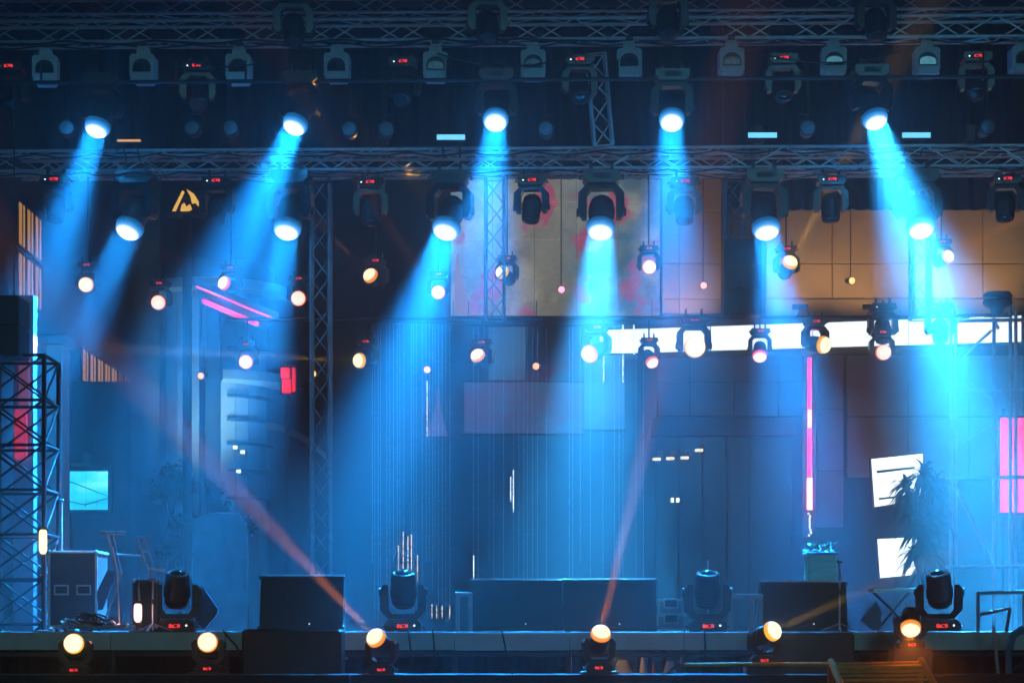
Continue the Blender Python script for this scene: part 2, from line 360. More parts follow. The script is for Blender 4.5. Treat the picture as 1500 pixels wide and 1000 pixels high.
R2 = [(360, 530, 'red', .66, 12, 0), (527, 528, 'yellow', .7, 16, ((190, 511), 8000, 1.8)), (700, 521, 'amber', .7, 14, ((660, 462), 1500, 3.4)), (864, 518, 'pink', .85, 50, ((720, 578), 110, 16)),
      (955, 530, 'red', .62, 12, ((990, 585), 12, 22)), (1018, 508, 'yellow', 1.0, 34, 0), (1113, 521, 'pink', .68, 16, ((1112, 640), 12, 16)), (1206, 505, 'yellow', .82, 26, ((1300, 514), 400, 5)), (1294, 516, 'red', .74, 16, 0)]
for k, (x, y, c, s, gl, bm) in enumerate(R2):
    Y = 29.2
    if bm:
        dr = side_dir((x, y), bm[0], Y); kw = dict(beam=bm[1], ang=bm[2])
    else: dr = Vector((0, -.9, -.1)); kw = {}
    t = moving_head('%s hanging light, %s from left in the lower coloured row' % (cname[c], ORD[k]), P(x, y, Y), dr, True, s, c, 'lower row of coloured lights', glow=gl, **kw)
    o = MB().tube(t.location, Vector((t.location.x, t.location.y, P(x, 466, Y).z + .02)), .014, 6).build('drop_rod', 'black', None)
    tag(o, 'short black rod holding the %s light of the lower coloured row' % ORD[k], 'rod', 'drop rods of the coloured lights')
pb = MB().tube(P(330, 468, 29.2), P(1420, 464, 29.2), .026, 10).build('lighting_pipe', 'black', None, True)
tag(pb, 'black horizontal pipe below the mural carrying the lower coloured lights', 'pipe')

# lens flare dots, built as added tiny lamps on drop rods
DOT_CAN = MB().lathe([(.03, .13), (.045, .12), (.05, .0), (.062, -.02), (.062, -.05), (.055, -.052)], 14).mesh('can', 'black', True)
def flare_dot(k, x, y, c, Y=30.0, gl=4):
    t = thing('flare_dot', 'tiny lamp added for a %s lens flare dot, %s from left of the flare dots' % (cname[c], ORD[k]), 'stage light', P(x, y, Y), (0, 0, 0), 'tiny lens flare dots')
    rot = (PI / 2 - .25 - PI, 0, random.uniform(-.3, .3))
    rot = Vector((random.uniform(-.3, .3), -1, -.2)).to_track_quat('-Z', 'Y').to_euler()
    put('can', DOT_CAN, t, (0, 0, 0), rot)
    prof = [(.055 * math.cos(a), -.045 - .03 * math.sin(a)) for a in [PI / 2 * i / 5 for i in range(5)]] + [(.004, -.075)]
    MB().lathe(prof, 14).build('lens', DOTLENS[c], t, True).rotation_euler = rot
    MB().tube((0, 0, .05), (0, 0, P(x, 252 if y < 480 else 440, Y).z - P(x, y, Y).z), .008, 6).build('drop_rod', 'black', t)
    light('POINT', 'lens_glow', t, (0, -.13, 0), GLOW[c], gl * AMBER_GLOW, .03)
for k, (x, y, c) in enumerate(((296, 550, 'red'), (460, 547, 'amber'), (626, 541, 'pink'), (786, 536, 'red'), (822, 424, 'pink'), (1030, 418, 'red'), (1246, 411, 'amber'))): flare_dot(k, x, y, c)
# front row on the low platform
FR = [(108, 942, 'yellow', None, 14), (304, 940, 'amber', None, 14), (551, 934, 'amber', ((318, 688), 3800, 4.4), 22), (880, 928, 'amber', ((942, 660), 3600, 4), 26), (1131, 924, 'yellow', ((1240, 876), 1500, 4), 18), (1334, 919, 'amber', None, 14)]
for k, (x, y, c, bm, gl) in enumerate(FR):
    Y = 19.1
    if bm: dr = side_dir((x, y), bm[0], Y); kw = dict(beam=bm[1], ang=bm[2])
    else: dr = Vector((.05, -.95, .1)); kw = {}
    if k == 5: dr = Vector((-.12, -.72, -.68)).normalized(); kw = dict(beam=9, ang=85, blend=.7)
    moving_head('upright head with %s lens before the stage edge, %s from left' % (c, ORD[k]), P(x, y, Y), dr, False, .62, c, 'front row of upright moving heads', glow=gl, **kw)
lo = min(o.location.z for o in bpy.data.objects if o.get('group') == 'front row of upright moving heads')
for o in [o for o in bpy.data.objects if o.get('group') == 'front row of upright moving heads']:
    dz = o.location.z - lo
    if dz > .004:
        m = MB().box(-.19, .19, -.14, .14, 0, dz).build('shim_board', 'case'); m.location = (o.location.x, o.location.y, lo)
        tag(m, 'dark packing board under the upright head at x %s' % '', None)
        m['label'] = 'dark packing board under the %s' % o['label'].replace(' before the stage edge', ''); m['category'] = 'board'
# upright unlit heads on the deck
for k, (x, yaw) in enumerate(((262, .1), (591, 0), (1036, 0), (1372, -.15))):
    moving_head('black unlit moving head on the deck with red digits, %s from left' % ORD[k], P(x, 922, 21.6) + Vector((0, -.06, 1.5 - ZC + .66)), (yaw, -.3, .95), False, 1.0, None, 'unlit moving heads on the deck')

# ------------------------------------------------------------------ grey floodlights on the front truss
FB = MB().prism([(-.17, -.12), (-.12, -.2), (.12, -.2), (.17, -.12), (.17, .15), (.14, .18), (-.14, .18), (-.17, .15)], -.09, .14).mesh('housing', 'grey')
arch = [(.125 * math.cos(t), .0 + .11 * math.sin(t)) for t in [PI * i / 10 for i in range(11)]] + [(-.125, -.07), (.125, -.07)]
FO = MB().prism(arch, -.1, -.091).mesh('opening', 'dark')
FLn = MB().prism([(.11 * math.cos(t), -.01 + .06 * math.sin(t)) for t in [PI * i / 8 for i in range(9)]] + [(-.11, -.06), (.11, -.06)], -.108, -.101).mesh('lens', 'glass')
FLip = MB().prism([(-.15, -.2), (.15, -.2), (.13, -.09), (-.13, -.09)], -.135, -.102).mesh('lip', 'grey')
FBr = MB().box(-.09, .09, -.05, .05, .181, .27, .012).box(-.07, .07, -.04, .04, .271, .3).mesh('bracket', 'grey')
FCl = MB().tube((-.05, 0, .34), (.05, 0, .34), .045, 12).box(-.02, .02, -.025, .025, .3, .32).mesh('clamp', 'steel', True)
FX = [(67, 103), (210, 101), (350, 101), (494, 99), (638, 98), (781, 95), (922, 93), (1071, 92), (1221, 91), (1357, 91), (1498, 89)]
for k, (x, y) in enumerate(FX):
    t = thing('floodlight', 'pale grey floodlight with arched opening under the front truss, %s from left' % ORD[k], 'floodlight', P(x, y, 26.75), (random.uniform(-.06, .06), 0, random.uniform(-.1, .1)), 'grey floodlights on the front truss', 1.02)
    put('housing', FB, t); o = put('opening', FO, t); put('lens', FLn, o); put('lip', FLip, t); put('bracket', FBr, t); put('clamp', FCl, t)
# pale unlit lenses of small cans
CAN = MB().lathe([(.06, .22), (.09, .2), (.1, .02), (.115, 0), (.115, -.03), (.1, -.03)], 20).mesh('can', 'black', True)
CLN = MB().lathe([(.1, -.02), (.09, -.034), (.05, -.045), (.01, -.048)], 20).mesh('lens', 'frost', True)
CY = MB().path([(-.125, 0, .05), (-.125, 0, .2), (.125, 0, .2), (.125, 0, .05)], .009, 6).mesh('yoke', 'black')
for k, (x, y) in enumerate(((98, 188), (282, 188), (338, 188), (512, 190), (566, 190), (800, 190), (1183, 188), (1446, 187))):
    t = thing('par_can', 'unlit par can with a pale round lens above the mural truss, %s from the left' % ORD[k], 'stage light', P(x, y, 26.6), (0, 0, 0), 'unlit par cans')
    r = (-PI / 2 + .1, 0, 0); dq = Vector((random.uniform(-.1, .1), -1, .02)).to_track_quat('-Z', 'Y').to_euler()
    c = put('can', CAN, t, (0, 0, 0), dq); put('lens', CLN, c); put('yoke', CY, t)
    MB().tube((0, 0, .2), (0, 0, P(x, 118, 26.6).z - P(x, y, 26.6).z), .012, 6).build('drop_rod', 'black', t)
for k, (x0, x1, y, m, lb_) in enumerate(((640, 681, 201, 'cyanbar', 'short glowing cyan light bar left of centre on top of the mural truss'), (1096, 1138, 198, 'cyanbar', 'short glowing cyan light bar between the fourth and fifth upper blue lights'),
                                   (1322, 1363, 198, 'cyanbar', 'short glowing cyan light bar right of the rightmost upper blue light'), (172, 206, 206, 'amberbar', 'thin amber light bar right of the leftmost upper blue light'))):
    a = P(x0, y, 27.2); b = P(x1, y, 27.2); hh = .035 if m == 'cyanbar' else .014
    t = thing('light_bar', lb_, 'light bar', (a + b) / 2); w_ = (b - a).length / 2
    MB().box(-w_ - .02, w_ + .02, .012, .06, -hh - .015, hh + .015, .008).build('housing', 'black', t)
    MB().box(-w_, w_, -.005, .0115, -hh, hh).build('tube', m, t)
    for sx in (-.6, .6): MB().tube((sx * w_, .05, -.05), (sx * w_, .3, -.22), .012, 6).build('bracket', 'black', t)

# ------------------------------------------------------------------ roof and black masking drape
rf = thing('stage_roof', 'dark membrane roof above the trusses', 'roof')
MB().prism([(18.5, 12.3), (31.6, 11.6), (31.6, 11.68), (18.5, 12.38)], -9, 9, 'x').build('membrane', 'roof', rf)
for x in (-8.6, -4.3, 0, 4.3, 8.6): MB().tube((x, 18.6, 12.2), (x, 31.5, 11.5), .05, 8).build('rafter', 'steel', rf, True)
def drape(px0, px1, z0, z1, Y, folds, amp=.05):
    x0 = (px0 - 750) * Y / F; x1 = (px1 - 750) * Y / F; n = int(folds * 6); m = MB(); v = []
    for i in range(n + 1):
        x = x0 + (x1 - x0) * i / n; y = Y + amp * math.sin(i / 6 * 2 * PI) + random.uniform(-.01, .01)
        v += [(x, y, z0), (x, y, z1)]
    v2 = [(a, b + .012, c) for a, b, c in v]; k = len(v)
    fs = [(2 * i, 2 * i + 2, 2 * i + 3, 2 * i + 1) for i in range(n)] + [(k + 2 * i, k + 2 * i + 1, k + 2 * i + 3, k + 2 * i + 2) for i in range(n)]
    fs += [(2 * i, k + 2 * i, k + 2 * i + 2, 2 * i + 2) for i in range(n)]
    return m.add(v + v2, fs)
tag(drape(-120, 1058, P(0, 262, 31).z, 11.6, 31, 46).build('masking_drape', 'drape', None, True), 'wide black masking drape hanging above the mural', 'curtain')
tag(drape(1060, 1640, P(0, 307, 31.1).z, 11.6, 31.1, 24).build('masking_drape', 'drape', None, True), 'longer black masking drape hanging above the tan panels', 'curtain')

# ------------------------------------------------------------------ stage deck
st = thing('stage_deck', 'raised stage deck with a pale grey front edge', 'stage')
X0, X1 = -6.6, 6.6; n = 11; wd = (X1 - X0) / n
dm = MB().box(.004, wd - .004, .004, 1.6 - .004, -.06, 0, .004).mesh('deck_board', 'deck')
for j in range(6):
    for i in range(n): put('deck_board', dm, st, (X0 + i * wd, 20.02 + j * 1.6, 1.5))
fm = MB().box(.003, wd - .003, 0, .018, -.19, -.004, .004).mesh('fascia_panel', 'fascia')
for i in range(n):
    put('fascia_panel', fm, st, (X0 + i * wd, 20.0 + random.uniform(-.004, .004), 1.5 + random.uniform(-.006, .003)))
lg = MB().tube((0, 0, 0), (0, 0, 1.43), .03, 8).mesh('leg', 'steel', True)
for j in range(4):
    for i in range(n + 1): put('leg', lg, st, (X0 + i * wd, 20.1 + j * 2.4, 0))
rl = MB().tube((X0, 0, 0), (X1, 0, 0), .025, 8).mesh('ledger', 'steel', True)
for z in (1.26, .5): put('ledger', rl, st, (0, 20.1, z))
xb = MB().tube((0, 0, .15), (wd, 0, 1.2), .018, 6).mesh('cross_brace', 'steel', True)
for i in range(0, n): put('cross_brace', xb, st, (X0 + i * wd, 20.16, 0))
uc = drape(-150, 870, .05, 1.3, 20.9, 40, .05).build('stage_skirt', 'drape', None, True); tag(uc, 'black pleated skirt under the left and middle of the stage', 'curtain')
uc = drape(1025, 1640, .05, 1.3, 20.9, 24, .05).build('stage_skirt', 'drape', None, True); tag(uc, 'black pleated skirt under the right of the stage', 'curtain')
# low platform in front of the stage carrying the front lights
zp = lo
pf = thing('front_platform', 'low dark platform in front of the stage under the front lights', 'platform')
for i in range(8): MB().box(-6.4 + i * 1.6 + .004, -4.8 + i * 1.6 - .004, 18.85, 19.4, zp - .08, zp - .002, .004).build('board', 'drape', pf)
for i in range(9): MB().tube((-6.35 + i * 1.588, 19.1, 0), (-6.35 + i * 1.588, 19.1, zp - .08), .03, 8).build('leg', 'steel', pf)
o = MB().tube(P(1002, 973, 18.9), P(1212, 972, 18.9), .02, 8).build('cross_pipe', 'orange', None, True); tag(o, 'thin metal pipe with orange light in its colour before the stage at the right', 'pipe')

# ------------------------------------------------------------------ things on the deck
ZD = 1.5
def DX(px, Y): return (px - 750) * Y / F
def H(py, Y): return ZC + (HY - py) * Y / F
def wedge(x0, x1, ytop, Y, label, tilt=.14, tall=None):
    xa, xb = DX(x0, Y), DX(x1, Y); h = H(ytop, Y) - ZD; d = .42; wdt = xb - xa
    t = thing('stage_monitor', label, 'speaker', ((xa + xb) / 2, Y, ZD))
    hw = wdt / 2
    MB().prism([(0, .0), (d, 0), (d, h * .82), (tilt + .07, h), (tilt, h - .012), (-.0, .04)], -hw, hw, 'x').build('cabinet', 'black', t)
    g_ = MB()
    # grille: slightly proud slanted sheet
    n_ = Vector((0, -h, tilt)).normalized()
    a = Vector((0, .0, .05)) + n_ * .004; b = Vector((0, tilt - .004, h - .03)) + n_ * .004
    vs = [Vector((-hw + .025, *a.yz)), Vector((hw - .025, *a.yz)), Vector((hw - .025, *b.yz)), Vector((-hw + .025, *b.yz))]
    g_.add(vs + [v + n_ * .008 for v in vs], [(0, 1, 2, 3), (4, 7, 6, 5), (0, 4, 5, 1), (1, 5, 6, 2), (2, 6, 7, 3), (3, 7, 4, 0)]).build('grille', 'dark', t)
    MB().box(-hw - .006, hw + .006, tilt - .012, tilt + .05, h + .001, h + .012, .003).build('top_edge', 'alu', t)
    for sx in (-1, 1):
        MB().box(sx * hw - .006 + sx * .007, sx * hw + .006 + sx * .007, .15, .3, h * .3, h * .5, .004).build('side_handle', 'steel', t)
        MB().box(sx * (hw - .08) - .03, sx * (hw - .08) + .03, .05, .35, -.0005, .012).build('foot', 'dark', t)
    for sx in (-1, 1):
        for (yy, zz) in ((tilt - .002, h - .05), (.004, .02)): MB().box(sx * hw - .022, sx * hw + .022, yy - .02, yy + .03, zz, zz + .045, .008).build('corner_cap', 'steel', t)
    t.location.z = ZD + .001
    put('pilot_lamp', DOT, t, (hw * .2, -.004, .09)); 
    return t
DOT = MB().lathe([(.002, -.006), (.006, -.003), (.006, .003), (.002, .006)], 6).mesh('pilot_lamp', 'dotw')
wedge(380, 502, 842, 22.4, 'black stage monitor with a bright top edge, leftmost on the deck')
wedge(689, 824, 848, 22.4, 'wide black stage monitor, left one of the touching pair at centre')
wedge(826, 962, 847, 22.4, 'wide black stage monitor, right one of the touching pair at centre')
wedge(1117, 1242, 851, 22.4, 'black stage monitor behind the thin microphone stand at the right')
def flight_case(x0, x1, ytop, Y, d, label, m='case', rails='alu', handles=2, ybot=None):
    xa, xb = DX(x0, Y), DX(x1, Y); zb = ZD + .06 if ybot is None else H(ybot, Y); h = H(ytop, Y) - zb; hw = (xb - xa) / 2
    t = thing('flight_case', label, 'case', ((xa + xb) / 2, Y, zb))
    MB().box(-hw, hw, 0, d, 0, h).build('body', m, t)
    r = .014
    for (a, b) in [((-hw, 0, 0), (hw, 0, 0)), ((-hw, 0, h), (hw, 0, h)), ((-hw, 0, 0), (-hw, 0, h)), ((hw, 0, 0), (hw, 0, h)), ((-hw, d, h), (hw, d, h)), ((-hw, 0, h), (-hw, d, h)), ((hw, 0, h), (hw, d, h))]:
        a = Vector(a); b = Vector(b); lo_ = Vector([min(p, q) - r for p, q in zip(a, b)]); hi_ = Vector([max(p, q) + r for p, q in zip(a, b)])
        MB().box(lo_.x, hi_.x, lo_.y, hi_.y, lo_.z, hi_.z, .004).build('edge_rail', rails, t)
    for s_ in ((-1, -1), (1, -1), (-1, 1), (1, 1)):
        MB().lathe([(.01, -.026), (.024, -.012), (.026, .0), (.024, .012), (.01, .026)], 10).build('ball_corner', 'alu', t, True).location = (s_[0] * hw, -.004, h / 2 + s_[1] * h / 2)
    for i in range(handles):
        x = (i - (handles - 1) / 2) * hw * .95
        p = MB().box(x - .085, x + .085, -.012, -.001, h * .42, h * .42 + .12, .003).build('handle_plate', 'alu', t)
        MB().box(x - .068, x + .068, -.016, -.0125, h * .42 + .02, h * .42 + .1).build('recess', 'dark', p)
        MB().path([(x - .055, -.02, h * .42 + .06), (x - .04, -.034, h * .42 + .06), (x + .04, -.034, h * .42 + .06), (x + .055, -.02, h * .42 + .06)], .008, 6).build('handle', 'steel', p)
    if ybot is None:
        for sx in (-1, 1):
            for yy in (.08, d - .08): MB().lathe([(.012, -.018), (.029, -.014), (.029, .014), (.012, .018)], 12, Matrix.Rotation(PI / 2, 4, 'Y')).build('caster', 'dark', t, True).location = (sx * (hw - .07), yy, -.031)
    return t
flight_case(72, 141, 808, 22.0, .6, 'dark flight case with two recessed handles on the left of the deck')
flight_case(965, 1000, 879, 22.6, .4, 'small white flight case stacked on another beside the central monitors', 'wcase', 'alu', 1, 899)
flight_case(963, 1003, 901, 22.6, .42, 'lower white flight case of the small stack beside the central monitors', 'wcase', 'alu', 1, 922)
flight_case(196, 229, 850, 21.4, .4, 'small black case behind the short pink tube light', 'black', 'steel', 0)
# dark boxes in front of the stage
for x0, x1, y0, lab in ((354, 500, 921, 'large dark speaker box standing before the stage edge at the left'), (1128, 1252, 926, 'large dark speaker box standing before the stage edge at the right')):
    Y = 19.5; t = thing('front_speaker', lab, 'speaker', ((DX(x0, Y) + DX(x1, Y)) / 2, Y, 0)); hw = (DX(x1, Y) - DX(x0, Y)) / 2; h = H(y0, Y)
    MB().box(-hw, hw, 0, .46, 0, h, .02).build('cabinet', 'black', t)
    MB().box(-hw + .05, hw - .05, -.012, -.001, .08, h - .08, .004).build('grille', 'dark', t)
    for sx in (-1, 1): MB().path([(sx * (hw + .002), .15, h * .8), (sx * (hw + .03), .17, h * .8), (sx * (hw + .03), .29, h * .8), (sx * (hw + .002), .31, h * .8)], .012, 6).build('handle', 'steel', t)
# draped rack behind the leftmost monitor
t = thing('draped_rack', 'tall dark cloth covered rack with a gleaming top edge left of the leftmost monitor', 'rack', (DX(322, 27), 27, ZD))
hw = DX(362, 27) - DX(322, 27); h = H(752, 27) - ZD
MB().prism([(-hw, 0), (hw, 0), (hw + .0, h * .9), (hw * .72, h), (-hw * .1, h + .01), (-hw, h * .955)], 0, .2).build('cover', 'palecloth', t)
MB().path([(-hw, -.01, h * .96), (-hw * .1, -.01, h + .012), (hw * .72, -.01, h + .005), (hw, -.01, h * .905)], .014, 6).build('trim_tube', 'chrome', t, True)
# stands
def mic_stand(px, ytop, Y, label, head=True, ybase=922, m='chrome', r=.011):
    x = DX(px, Y); h = H(ytop, Y) - ZD
    t = thing('microphone_stand', label, 'stand', (x, Y, ZD))
    MB().tube((0, 0, .02), (0, 0, h), r, 8).build('pole', m, t, True)
    for k in range(3):
        a = k * 2 * PI / 3 + .4; MB().tube((0, 0, .09), (.22 * math.cos(a), .22 * math.sin(a), .008), .008, 6).build('leg', m, t, True)
    MB().tube((0, 0, h * .55), (0, 0, h * .55 + .05), r * 1.8, 10).build('clutch', 'dark', t, True)
    if head: MB().lathe([(.01, 0), (.03, .01), (.045, .022), (.04, .034), (.012, .04)], 12).build('head', 'frost', t, True).location = (0, 0, h)
    return t
mic_stand(224, 851, 21.0, 'short thin chrome stand right of the short pink tube light')
mic_stand(1230, 825, 20.6, 'thin chrome microphone stand in front of the right hand monitor')
mic_stand(89, 735, 23.2, 'tall bright stand rising behind the flight case with two handles', r=.022)
mic_stand(1037, 820, 23.0, 'short chrome stand behind the third upright head on the deck', False)
# tube lights
def tube_light(px, y0, y1, Y, m, col, label, pw):
    a = P(px, y1, Y); h = H(y0, Y) - a.z
    t = thing('tube_light', label, 'light tube', a)
    MB().lathe([(.02, 0), (.042, .03), (.045, .06), (.045, h - .06), (.042, h - .03), (.02, h)], 14).build('tube', m, t, True)
    MB().tube((0, 0, ZD - a.z), (0, 0, -.001), .016, 8).build('post', 'steel', t, True)
    MB().lathe([(.1, ZD - a.z), (.1, ZD - a.z + .012), (.03, ZD - a.z + .02)], 14).build('foot', 'steel', t, True)
    MB().lathe([(.048, h - .012), (.048, h + .012), (.02, h + .02)], 12).build('cap', 'dark', t, True)
    light('POINT', 'tube_glow', t, (0, -.12, h / 2), col, pw, .05)
tube_light(63, 774, 811, 21.3, 'tubewarm', (1, .55, .2), 'glowing warm yellow tube light beside the left lattice tower', 2.5)
tube_light(202, 882, 911, 20.9, 'tubepink', (1, .35, .3), 'short glowing pink tube light in front of the small black case', 1.5)
# chrome keyboard stands left
def tubes(name, label, cat, parts, m='chrome', Y=21.4, r=.013):
    t = thing(name, label, cat, (DX(parts[0][1][0], Y), Y, ZD))
    for nm, *pts in parts:
        pp = [P(p[0], p[1], Y + (p[2] if len(p) > 2 else 0)) - Vector(t.location) for p in pts]
        MB().path(pp, r, 8).build(nm, m, t, True)
    return t
tubes('folding_stand', 'taller chrome folding stand with a flat top bar behind the cable heap', 'stand', [('top_bar', (146, 779), (184, 779)), ('top_bar', (146, 782, .12), (184, 782, .12)), ('leg', (158, 782), (171, 840), (175, 920)), ('leg', (166, 782, .1), (178, 838, .1), (150, 920, .3)), ('strut', (171, 812), (206, 814)), ('leg', (206, 814), (203, 862), (207, 921)), ('brace', (164, 800), (172, 840))])
tubes('folding_stand', 'smaller chrome folding stand leaning right behind the small black case', 'stand', [('top_bar', (197, 787), (221, 787)), ('leg', (201, 789), (218, 836), (214, 920, .2)), ('leg', (211, 789, .1), (226, 834, .1), (236, 921, .3)), ('foot_bar', (218, 832), (241, 835)), ('brace', (206, 806), (216, 808, .1))])
# cable heap
t = thing('cable_heap', 'heap of glossy tangled cables on the deck below the flight case', 'cables', (DX(130, 20.7), 20.7, ZD))
for k in range(16):
    cx = random.uniform(-.32, .36); r0 = random.uniform(.06, .14); pts = []
    hz = max(.01, .17 - abs(cx) * .4) * random.uniform(.3, 1)
    for i in range(15):
        a = i / 14 * 2 * PI * random.choice((1, 1.02)); pts.append((cx + r0 * 1.5 * math.cos(a), random.uniform(-.02, .02) + r0 * math.sin(a), .014 + hz + (.05 * math.sin(a * 2 + k)) * min(1, hz * 8)))
    MB().path(pts, .011, 6).build('cable', 'plastic' if k % 2 else 'chrome', t, True)
# slanted blue plates
def plate(name, label, pts, Y, m, d=.05, cat='panel'):
    a = P(*pts[0], Y)
    o = MB().prism([((P(*p, Y) - a).x, (P(*p, Y) - a).z) for p in pts], 0, d).build(name, m); o.location = a; return tag(o, label, cat)
plate('case_lid', 'leaning pale blue case lid right of the leftmost upright head on the deck', [(287, 862), (296, 858), (319, 892), (317, 900), (300, 921), (286, 918)], 21.9, 'acryl', .08, 'lid')
plate('plastic_panel', 'leaning translucent blue panel between the flight case and the chrome stands', [(143, 893), (150, 893), (171, 838), (158, 832), (142, 866)], 21.7, 'acryl', .02)
plate('case_lid', 'small tilted blue case lid between the right monitor and the fourth upright head', [(1262, 908), (1278, 922), (1290, 922), (1292, 896), (1284, 880)], 21.6, 'acryl', .06, 'lid')
# pale frames
def frame(label, x0, x1, y0, Y, w_=.07, mid=None, name='metal_frame', m='wcase'):
    xa, xb = DX(x0, Y), DX(x1, Y); h = H(y0, Y) - ZD
    t = thing(name, label, 'frame', (xa, Y, ZD)); W = xb - xa
    MB().box(0, W, 0, .06, h - w_, h, .006).build('top_rail', m, t)
    for x in [0, W - w_] + ([mid * W] if mid else []): MB().box(x, x + w_, .002, .058, 0, h - w_ - .001, .006).build('post', m, t)
    return t
frame('narrow pale frame standing left of the central monitors', 667, 692, 867, 21.6, .05)
frame('pale table frame between the third upright head and the right monitor', 1066, 1118, 869, 21.8, .06, .6)
# crate with fruit-like decoration at right back
t = thing('planter_box', 'brown planter box with low foliage behind the right monitor', 'planter', (DX(1205, 24), 24, ZD))
hw = DX(1226, 24) - DX(1205, 24)
MB().box(-hw, hw, 0, .35, .0, H(812, 24) - ZD, .01).build('box', 'wood', t)
MB().box(-hw - .015, hw + .015, -.015, .365, H(812, 24) - ZD + .001, H(808, 24) - ZD, .006).build('rim', 'dwall', t)
lf = MB()
for k in range(70):
    p = Vector((random.uniform(-hw, hw), random.uniform(0, .34), H(808, 24) - ZD + random.uniform(0, .12))); q = Euler((random.uniform(-1, 1), random.uniform(-1, 1), random.uniform(0, 6))).to_matrix()
    lf.add([p + q @ Vector(v) for v in ((0, -.05, 0), (.02, 0, .006), (0, .05, 0), (-.02, 0, .006))], [(0, 1, 2, 3)])
lf.build('foliage', 'leaf', t)
# horizontal blue bar lamp behind fourth head
t = thing('keyboard_stand', 'flat topped stand with a gleaming blue edge behind the fourth upright head', 'stand', (DX(1312, 21.9), 21.9, ZD))
hw = DX(1345, 21.9) - DX(1312, 21.9); h = H(861, 21.9) - ZD
MB().box(-hw, hw, 0, .3, h - .04, h, .008).build('top', 'chrome', t)
for sx in (-1, 1): MB().tube((sx * hw * .8, .05, .01), (-sx * hw * .8, .25, h - .041), .014, 8).build('leg', 'steel', t, True)
# dark curled figure-like covered fixture
# ------------------------------------------------------------------ railing and pipes at right
tubes('stair_railing', 'pale grey pipe railing at the right end of the stage', 'railing', [('post', (1433, 925), (1433, 868)), ('top_rail', (1433, 868), (1540, 866)), ('post', (1500, 925), (1500, 867)), ('post', (1530, 925), (1530, 867))], 'wcase', 20.8, .022)
o = tubes('red_pipe', 'slanting red pipe fixed across the pale railing at the right', 'pipe', [('pipe', (1436, 900), (1480, 890)), ('pipe_leg', (1480, 890), (1474, 925))], 'redp', 20.7, .018)
tubes('blue_hoop', 'bent blue tube hoop beneath the railing at the right edge', 'hoop', [('hoop', (1478, 1010), (1478, 950), (1484, 930), (1496, 922), (1510, 926), (1518, 950), (1518, 1010))], 'acryl', 19.4, .04)
tubes('leaning_pole', 'bright metal pole leaning against the stage edge below the railing', 'pole', [('pole', (1455, 915), (1464, 1000))], 'chrome', 19.6, .018)
# step ramp at the bottom right, orange light put into its colour
t = thing('step_ramp', 'metal step ramp with orange light in its colour in front of the stage at the bottom right', 'steps', (0, 0, 0))
for a, b in (((1217, 968, 18.6), (1243, 1030, 17.8)), ((1349, 966, 18.6), (1383, 1030, 17.8))):
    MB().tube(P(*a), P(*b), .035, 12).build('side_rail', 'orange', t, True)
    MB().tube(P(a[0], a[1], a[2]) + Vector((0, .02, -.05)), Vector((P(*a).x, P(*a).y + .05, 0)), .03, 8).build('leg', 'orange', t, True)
for k in range(6):
    f_ = .06 + k * .1; a = P(1217, 968, 18.6).lerp(P(1243, 1030, 17.8), f_); b = P(1349, 966, 18.6).lerp(P(1383, 1030, 17.8), f_)
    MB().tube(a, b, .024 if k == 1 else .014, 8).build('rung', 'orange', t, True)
# warm clutter glimpsed below the deck
def sack(name, label, x0, x1, y0, Y, m, cat='sack', seed=0):
    rnd = random.Random(seed); xa, xb = DX(x0, Y), DX(x1, Y); h = H(y0, Y); rr = (xb - xa) / 2; prof = []
    m_ = MB(); nn = 14; K = 9; v = []
    for k in range(K):
        f_ = k / (K - 1); r = rr * (1 - .25 * f_ ** 2) * (1 if k < K - 1 else .5)
        for i in range(nn):
            a = 2 * PI * i / nn; q = 1 + rnd.uniform(-.1, .1); v.append((r * q * math.cos(a), r * .7 * q * math.sin(a), h * f_))
    fs = [(k * nn + i, k * nn + (i + 1) % nn, (k + 1) * nn + (i + 1) % nn, (k + 1) * nn + i) for k in range(K - 1) for i in range(nn)] + [tuple(range(nn - 1, -1, -1)), tuple(range((K - 1) * nn, K * nn))]
    o = m_.add(v, fs).build(name, m, None, True); o.location = ((xa + xb) / 2, Y, 0); return tag(o, label, cat)
sack('cloth_bundle', 'broad cream cloth bundle lit warmly beneath the stage', 896, 930, 966, 21.6, 'cream', 'bundle', 1)
sack('cloth_bundle', 'narrow cream cloth bundle beside the broad one beneath the stage', 936, 948, 962, 21.3, 'cream', 'bundle', 2)
sack('cloth_bundle', 'grey white cloth bundle beneath the stage right of the cream ones', 968, 994, 968, 21.4, 'wcase', 'bundle', 3)
sack('cloth_bundle', 'small red brown bundle beneath the stage between the pale ones', 953, 962, 972, 21.2, 'redp', 'bundle', 4)
t = thing('work_lamp', 'small warm work lamp shining under the stage beside the cream bundle', 'lamp', P(896, 960, 21.0))
MB().lathe([(.01, .05), (.05, .03), (.055, 0), (.045, -.01)], 14).build('shade', 'steel', t, True)
MB().lathe([(.005, -.045), (.025, -.03), (.03, -.012), (.02, .0)], 12).build('bulb', 'shoplight', t, True)
MB().tube((0, 0, .05), (0, 0, .19), .005, 6).build('cord', 'dark', t)
light('POINT', 'bulb_glow', t, (.02, -.06, -.06), (1, .62, .25), 4, .03)

